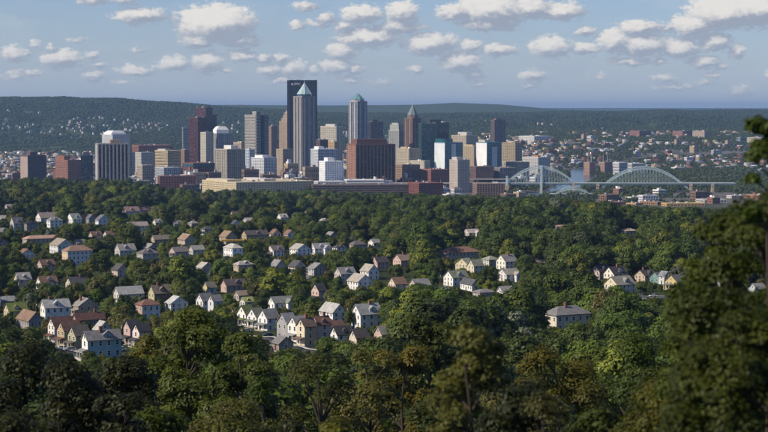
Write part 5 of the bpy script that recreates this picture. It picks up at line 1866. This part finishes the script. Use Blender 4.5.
def plan_wood():
    """where the trees of the near slopes stand: x, y, scale, kind"""
    rows = []
    Y = 225.0
    g = np.random.default_rng(5)
    while Y < 3470:
        sp = np.interp(Y, [225, 800, 2000, 3500], [9.0, 9.8, 12.6, 15.5])
        half = 60 + .29 * Y
        n = int(2 * half / sp)
        x = -half + (np.arange(n) + g.uniform(-.5, .5, n)) * sp
        y = Y + g.uniform(-.5, .5, n) * sp
        rows.append(np.c_[x, y])
        Y += sp * .92
    p = np.concatenate(rows)
    n = len(p)
    den = fbm(p[:, 0] / 55, p[:, 1] / 55, 8)
    keep = den + g.uniform(-.22, .22, n) > .36
    p = p[keep]
    n = len(p)
    cl = fbm(p[:, 0] / 90, p[:, 1] / 90, 17)
    kind = g.choice(len(KW), n, p=KW / KW.sum())
    sc_ = (.5 + .85 * g.random(n) ** 1.6) * (.70 + .6 * cl)
    sc_ = sc_ * np.interp(p[:, 1], [700, 1700, 2500, 3100], [1.0, 1.3, 1.42, 1.35])
    b = p[:, 0] / p[:, 1] * F + 384
    ylim = np.interp(b, [0, 540, 600, 650], [3470, 3440, 3300, 3230])
    ok = p[:, 1] < ylim
    p, kind, sc_ = p[ok], kind[ok], sc_[ok]
    bb_ = p[:, 0] / p[:, 1] * F + 384
    z = ground(p[:, 0], p[:, 1])
    Hs = np.array([k[1]['H'] for k in KINDS])[kind]
    Rs = np.array([k[1]['R'] for k in KINDS])[kind]
    # the wood's upper edge: trees on the far brow stay low enough to leave the riverside in sight
    brow = np.interp(bb_, [-300, 0, 130, 160, 200, 240, 310, 400, 450, 520, 560, 600, 640, 700, 770, 1000], [172, 177, 178, 186, 191, 188, 189, 191, 194, 195, 195, 198, 205, 209, 208, 206]) + (fbm(bb_ / 9, p[:, 1] / 300, 5) - .5) * 7
    zmax = CZ - (brow - HOR) / F * p[:, 1]
    fit = (zmax - z) / (Hs * 1.08)
    sc_ = np.where(p[:, 1] > 1700, np.minimum(sc_, fit), sc_)
    alive = np.ones(len(p), bool)
    hx = np.array([(f[0], f[1], f[2]) for f in HOUSEFOOT])
    for (a, bb, q) in hx:
        near = (np.abs(p[:, 0] - a) < q + 9) & (np.abs(p[:, 1] - bb) < q + 9)
        i = np.where(near)[0]
        d = np.hypot(p[i, 0] - a, p[i, 1] - bb)
        alive[i[d < q * .8 + Rs[i] * sc_[i] * .55]] = False
    for tries in range(3):
        bad = np.zeros(len(p), bool)
        px, pt = project(p[:, 0], p[:, 1], z + Hs * sc_ * .97)
        _, pb = project(p[:, 0], p[:, 1], z)
        pr = Rs * sc_ * F / p[:, 1] * .92
        for (xl, xr, yt, yb, D) in HOUSEBOX:
            m = (p[:, 1] < D + 4) & (p[:, 1] > D - 420) & (px + pr > xl + 1) & (px - pr < xr - 1) & (pt < yb) & (pb > yt)
            bad |= m
        bad &= alive
        if tries < 2:
            sc_[bad] *= .62
        else:
            alive &= ~bad
    alive &= sc_ > .3
    return p[alive], z[alive], sc_[alive], kind[alive], Hs[alive], Rs[alive]


WP, WZ, WS, WK, WH, WR = plan_wood()
def plan_far():
    """street trees and tree belts on the plain, then the woods of the far hills"""
    g = np.random.default_rng(12)
    out = []
    # plain
    n = 60000
    Y = np.sqrt(g.uniform(3560 ** 2, 8600 ** 2, n))
    b = g.uniform(-160, 930, n)
    X = (b - 384) / F * Y
    den = fbm(X / 260, Y / 200, 51)
    core = np.interp(b, [-160, 150, 200, 400, 520, 580, 930], [.50, .54, .68, .70, .60, .40, .38]) - .10 * sstep(Y, 6800, 8000) - .1 * (1 - sstep(Y, 3600, 3900))
    ok = den > core
    rd = river_dist(X, Y)
    ok &= rd > RIVER_HALF + 16
    ok &= ~((Y < 4250) & (b > 612) & (b < 735) & (Y > 3560) & (den < .62))
    bank = (rd > RIVER_HALF + 10) & (rd < RIVER_HALF + 60) & (b > 500) & (den > .35)
    ok |= bank
    belt = (b > 572) & (b < 642) & (Y > 3950) & (Y < 4560) & (rd > RIVER_HALF + 20)
    ok |= belt & (den > .25)
    ok &= ~((b > 596) & (b < 745) & (Y < 3980) & (den < .7))
    ok &= ~((np.abs(Y - DB) < 22) & (b > 330))
    for (a, c, q) in FOOT + placed:
        ok &= (X - a) ** 2 + (Y - c) ** 2 > (q * .9 + 4) ** 2
    for (a, c) in HILLHOUSE + CITYFAR:
        ok &= (X - a) ** 2 + (Y - c) ** 2 > 13 ** 2
    out.append(np.c_[X, Y, g.uniform(.45, .95, n)][ok])
    # hills
    n = 150000
    Y = np.sqrt(g.uniform(7700 ** 2, 14800 ** 2, n))
    b = g.uniform(-130, 900, n)
    X = (b - 384) / F * Y
    z0 = ground(X, Y)
    z1 = ground(X, Y - 60)
    ok = (z0 - z1) > -4.0
    ok &= (z0 > 26) | (fbm(X / 260, Y / 200, 51) > .42)
    idx = np.where(ok)[0]
    cell = {}
    for (a, c) in HILLHOUSE:
        cell.setdefault((int(a // 60), int(c // 60)), []).append((a, c))
    kk = np.ones(len(idx), bool)
    if HILLHOUSE:
        for (a, c) in HILLHOUSE:
            m = (np.abs(X[idx] - a) < 16) & (Y[idx] < c + 10) & (Y[idx] > c - 60)
            kk &= ~m
    idx = idx[kk]
    out.append(np.c_[X[idx], Y[idx], np.interp(Y[idx], [7700, 14800], [.8, 1.5]) * g.uniform(.75, 1.2, len(idx))])
    return np.concatenate(out)


FARCITY = bpy.data.collections.new('far_block_prototypes')
for i, (cn, A, B, h, parts) in enumerate(PROTO):
    vs, fs, mi, ms, off = [], [], [], [], 0
    for k, (nn, me0) in enumerate(parts[:3]):
        ms.append(me0.materials[0])
        for v in me0.vertices:
            vs.append(tuple(v.co))
        for pl_ in me0.polygons:
            fs.append([q + off for q in pl_.vertices])
            mi.append(k)
        off += len(me0.vertices)
    FARCITY.objects.link(bpy.data.objects.new('far_block_%02d' % i, mesh_np('far_block', vs, fs, ms, mi)))
_c = np.array(CITYFAR)
scatter('far_city_blocks', np.c_[_c, ground(_c[:, 0], _c[:, 1])], np.radians(rng.choice([20, 24, 30, 110, 114], len(_c)) + rng.uniform(-4, 4, len(_c))), np.c_[rng.uniform(.5, .9, (len(_c), 2)), rng.uniform(.6, 1.0, len(_c))],
        rng.integers(0, len(PROTO), len(_c)), FARCITY, 'dense low city blocks stretching away over the plain', 'city blocks')
FP = plan_far()
print('far trees', len(FP))
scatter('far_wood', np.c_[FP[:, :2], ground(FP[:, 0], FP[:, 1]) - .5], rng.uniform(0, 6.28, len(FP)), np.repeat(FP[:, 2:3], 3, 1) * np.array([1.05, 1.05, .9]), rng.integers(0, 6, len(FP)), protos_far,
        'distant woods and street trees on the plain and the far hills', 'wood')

# ------------------------------------------------------------------ trees close to the viewpoint
FG = {
    'dark': leaf_mat('shaded_bush_leaves', (.012, .020, .004), (.052, .058, .010), .25, .1),  # very dark tone: shade lying over these bushes is put into the leaf colour
    'green': leaf_mat('fresh_green_leaves', (.034, .060, .008), (.140, .168, .022), .35, .1),
    'yellow': leaf_mat('yellow_green_leaves', (.060, .072, .010), (.240, .210, .026), .38, .1),
    'brown': leaf_mat('dry_brown_leaves', (.044, .050, .010), (.150, .142, .030), .30, .1),
    'near': leaf_mat('near_branch_leaves', (.016, .032, .004), (.092, .122, .012), .38, .1),
}


FGDISC = []


def fg_tree(name, label, px, ytop, D, R, m, seed, n=22000, leaf=.2, lobes=80, H=None, base=.12, lobe_r=(.12, .22), sparse=0., aspect=.55, group=None):
    """a tree near the viewpoint: its top is seen at (px, ytop) at distance D"""
    p = ray_at(px, ytop, D)
    z = gz(p.x, D)
    h = p.z - z
    if H:
        h = H
    d = make_crown(seed, h, R, base, max(20, int(lobes * .7)), int(n * 1.55), leaf * 1.14, (lobe_r[0] * 1.25, lobe_r[1] * 1.3), sparse=sparse, aspect=aspect, jit=.36, twigs=1)
    FGDISC.append((px, ytop, D, R, h))
    o = thing(name, label, 'tree', (p.x, D, p.z - h), 0, group)
    link('crown', crown_mesh('crown', d, FG[m]), o)
    link('trunk', trunk_mesh(d), o)
    return o


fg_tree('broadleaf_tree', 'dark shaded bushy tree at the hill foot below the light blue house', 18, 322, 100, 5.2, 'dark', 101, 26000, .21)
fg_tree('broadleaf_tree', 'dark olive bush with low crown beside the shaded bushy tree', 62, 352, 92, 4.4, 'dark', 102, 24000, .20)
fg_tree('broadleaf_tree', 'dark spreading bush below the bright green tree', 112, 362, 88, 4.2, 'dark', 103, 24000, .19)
fg_tree('maple_tree', 'tall bright green tree with several rounded tops before the row houses', 188, 304, 190, 7.2, 'green', 104, 30000, .34, lobes=70, lobe_r=(.14, .26))
fg_tree('maple_tree', 'bright green tree joined to the right side of the tall one', 243, 331, 180, 5.6, 'green', 105, 24000, .32, lobes=60, lobe_r=(.15, .26))
fg_tree('maple_tree', 'yellow green tree joined to the left side of the tall one', 146, 334, 200, 4.6, 'yellow', 106, 20000, .32, lobes=50, lobe_r=(.15, .28))
fg_tree('dry_tree', 'thin brownish tree with bare upright trunk showing', 318, 352, 120, 5.2, 'brown', 107, 13000, .17, lobes=90, lobe_r=(.10, .17), sparse=.5)
fg_tree('dry_tree', 'brown olive shrub left of the bare trunked tree', 225, 385, 105, 4.4, 'brown', 108, 17000, .16, lobes=80, lobe_r=(.11, .2), sparse=.3)
fg_tree('dry_tree', 'brown olive tree right of the bare trunked tree', 368, 340, 150, 5.6, 'brown', 109, 20000, .22, lobes=80, lobe_r=(.12, .2), sparse=.2)
fg_tree('broadleaf_tree', 'round green tree before the white group of houses', 428, 300, 250, 6.6, 'green', 110, 24000, .38, lobes=60, lobe_r=(.15, .26))
fg_tree('broadleaf_tree', 'yellow tipped tree beside the round green one', 402, 330, 215, 5.6, 'yellow', 111, 20000, .33, lobes=56, lobe_r=(.15, .26))
fg_tree('sapling', 'thin dark sapling with a drooping brown top close to the viewpoint', 474, 305, 46, 1.35, 'brown', 112, 7000, .105, lobes=46, H=9.5, base=.25, lobe_r=(.16, .30), sparse=.25)
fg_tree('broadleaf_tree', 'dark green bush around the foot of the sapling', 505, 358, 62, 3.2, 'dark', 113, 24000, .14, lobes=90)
fg_tree('broadleaf_tree', 'fresh green bush left of the sapling', 418, 382, 66, 3.0, 'near', 114, 22000, .14, lobes=80)
fg_tree('broadleaf_tree', 'olive green tree before the large cream house', 560, 336, 150, 6.4, 'yellow', 115, 26000, .24, lobes=80)
fg_tree('broadleaf_tree', 'deep green tree right of the large cream house', 632, 332, 170, 6.6, 'green', 116, 26000, .28, lobes=70, lobe_r=(.14, .24))
fg_tree('broadleaf_tree', 'dark tree behind the near branches on the right', 690, 318, 110, 5.0, 'near', 117, 26000, .19, lobes=90)
fg_tree('broadleaf_tree', 'low bush with fresh tips under the near branches', 600, 384, 64, 3.0, 'near', 118, 22000, .14, lobes=80)
fg_tree('broadleaf_tree', 'low brown green bush between the sapling and the near branches', 548, 392, 56, 2.4, 'brown', 119, 16000, .12, lobes=70)
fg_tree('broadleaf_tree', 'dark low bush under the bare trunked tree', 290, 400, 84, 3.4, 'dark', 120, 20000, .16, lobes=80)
fg_tree('broadleaf_tree', 'fresh low bush at the foot of the brown olive shrub', 160, 392, 92, 3.8, 'near', 121, 22000, .18, lobes=80)
fg_tree('broadleaf_tree', 'low bush with yellow tips between two brown trees', 350, 398, 78, 2.8, 'yellow', 122, 18000, .15, lobes=80)
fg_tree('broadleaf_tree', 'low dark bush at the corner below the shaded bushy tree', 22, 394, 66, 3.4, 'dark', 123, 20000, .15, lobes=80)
# the near tree on the right
fg_tree('broadleaf_tree', 'large near tree with dark glossy leaves reaching over the right side', 772, 160, 42, 2.45, 'near', 131, 32000, .098, lobes=120, H=10.5, base=.05, lobe_r=(.13, .24), aspect=.6)
fg_tree('broadleaf_tree', 'lower near tree with dark leaves beneath the large near tree', 738, 285, 36, 1.7, 'near', 132, 24000, .085, lobes=110, H=8, base=.1, lobe_r=(.14, .25), aspect=.6)
fg_tree('broadleaf_tree', 'loose leafy near tree with sprays standing out left of the large one', 722, 205, 50, 1.9, 'near', 134, 17000, .10, lobes=90, H=9.5, base=.05, lobe_r=(.10, .19), aspect=.6)
fg_tree('broadleaf_tree', 'yellow green low bush before the loose leafy tree', 650, 372, 58, 2.6, 'yellow', 135, 20000, .13, lobes=80)
fg_tree('broadleaf_tree', 'mid green bush filling the bank under the round green tree', 455, 345, 130, 5.0, 'green', 136, 22000, .22, lobes=70)
fg_tree('broadleaf_tree', 'olive bush filling the bank between sapling and olive green tree', 525, 350, 120, 4.6, 'brown', 137, 20000, .2, lobes=70)
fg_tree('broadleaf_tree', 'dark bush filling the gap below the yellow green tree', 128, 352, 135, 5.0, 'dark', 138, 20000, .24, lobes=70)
fg_tree('broadleaf_tree', 'green bush at the foot of the bright green trees', 262, 362, 135, 4.8, 'near', 139, 20000, .22, lobes=70)
fg_tree('broadleaf_tree', 'slim leafy shoot rising beyond the large near tree, only its tip in sight', 770, 99, 40, .72, 'near', 133, 2600, .10, lobes=26, H=12, base=.72, lobe_r=(.18, .3), aspect=.6)

# the 300 trees that show largest stand as things of their own, the rest of the wood as one mass
def pick_visible(count):
    g_ = np.zeros((216, 384), np.int32) - 1
    yy, xx = np.mgrid[0:216, 0:384]
    items = [(D, -1, px, yt + R * F / D * .8, R * F / D * .8, (h * .5) * F / D) for (px, yt, D, R, h) in FGDISC]
    px, pt = project(WP[:, 0], WP[:, 1], WZ + WH * WS * .55)
    ids = np.where((WP[:, 1] < 2200) & (px > -20) & (px < 790) & (pt < 470))[0]
    for i in ids:
        k = F / WP[i, 1]
        items.append((WP[i, 1], i, px[i], pt[i], WR[i] * WS[i] * k * .85, WH[i] * WS[i] * k * .45))
    items += [(D, -1, (xl + xr) / 2, (yt + yb) / 2, (xr - xl) / 2, (yb - yt) / 2) for (xl, xr, yt, yb, D) in HOUSEBOX]
    items.sort(key=lambda q: -q[0])
    for (D, i, cx, cyy, rx, ry) in items:
        x0, x1 = int(max(0, (cx - rx) / 2)), int(min(384, (cx + rx) / 2 + 1))
        y0, y1 = int(max(0, (cyy - ry) / 2)), int(min(216, (cyy + ry) / 2 + 1))
        if x1 <= x0 or y1 <= y0:
            continue
        m = ((xx[y0:y1, x0:x1] * 2 - cx) / max(rx, 1)) ** 2 + ((yy[y0:y1, x0:x1] * 2 - cyy) / max(ry, 1)) ** 2 < 1
        g_[y0:y1, x0:x1][m] = i
    v, c = np.unique(g_[g_ >= 0], return_counts=True)
    return [int(q) for q in v[np.argsort(-c)][:count]]


near_ids = pick_visible(300)
nm = {'oak': 'dark green tree', 'maple': 'mid green tree', 'linden': 'yellow green tree', 'olive': 'brownish olive tree', 'silver': 'pale silvery green tree'}
tname = {'oak': 'oak_tree', 'maple': 'maple_tree', 'linden': 'linden_tree', 'olive': 'ash_tree', 'silver': 'willow_tree'}
shape = ['broad domed', 'rounded', 'full', 'wide', 'upright', 'spreading', 'rounded', 'rounded', 'tall narrow']
isn = np.zeros(len(WP), bool)
for i in near_ids:
    isn[i] = True
    cm, tm, hh, rr, k = NEAR[WK[i]]
    x_, y_ = float(WP[i, 0]), float(WP[i, 1])
    nb = min(NAMED, key=lambda q: (q[0] - x_) ** 2 + ((q[1] - y_) * .6) ** 2)
    dx, dy = x_ - nb[0], y_ - nb[1]
    far_ = 'downhill of' if dy < -90 else 'uphill of' if dy > 90 else 'before' if dy < -abs(dx) else 'behind' if dy > abs(dx) else 'beside'
    size = 'small' if WS[i] < .62 else 'big' if WS[i] > 1.0 else 'middling'
    o = thing(tname[k], words('%s %s %s %s the %s' % (size, shape[WK[i]], nm[k], far_, nb[2])), 'tree', (x_, y_, WZ[i]), random.uniform(0, 6.28), '%ss among the houses and on the slope' % nm[k])
    s = float(WS[i])
    o.scale = (s, s, s * random.uniform(.92, 1.1))
    link('crown', cm, o)
    link('trunk', tm, o)
print('wood trees', len(WP), 'own', len(near_ids))
rest = ~isn
nr = int(rest.sum())
g = np.random.default_rng(9)
scatter('wood', np.c_[WP[rest], WZ[rest]], g.uniform(0, 6.28, nr), np.c_[WS[rest], WS[rest], WS[rest] * g.uniform(.9, 1.12, nr)], WK[rest], protos,
        'dense green wood covering the slope between the houses and the city', 'wood')

# ------------------------------------------------------------------ air
hz_m = bpy.data.materials.new('haze_air')
hz_m.use_nodes = True
t = NT(hz_m.node_tree)
t.n.remove(t.n['Principled BSDF'])
pv = t.n.new('ShaderNodeVolumePrincipled')
pv.inputs['Color'].default_value = (.36, .60, 1.0, 1)
pv.inputs['Density'].default_value = 3.0e-5
pv.inputs['Anisotropy'].default_value = 0.2
t.l.new(pv.outputs[0], t.n['Material Output'].inputs['Volume'])
hb = MB().box(-32000, 32000, -420, 46000, -12, 345).build('haze', hz_m)
tag(hb, 'thin blue haze filling the valley air', 'haze', kind='stuff')
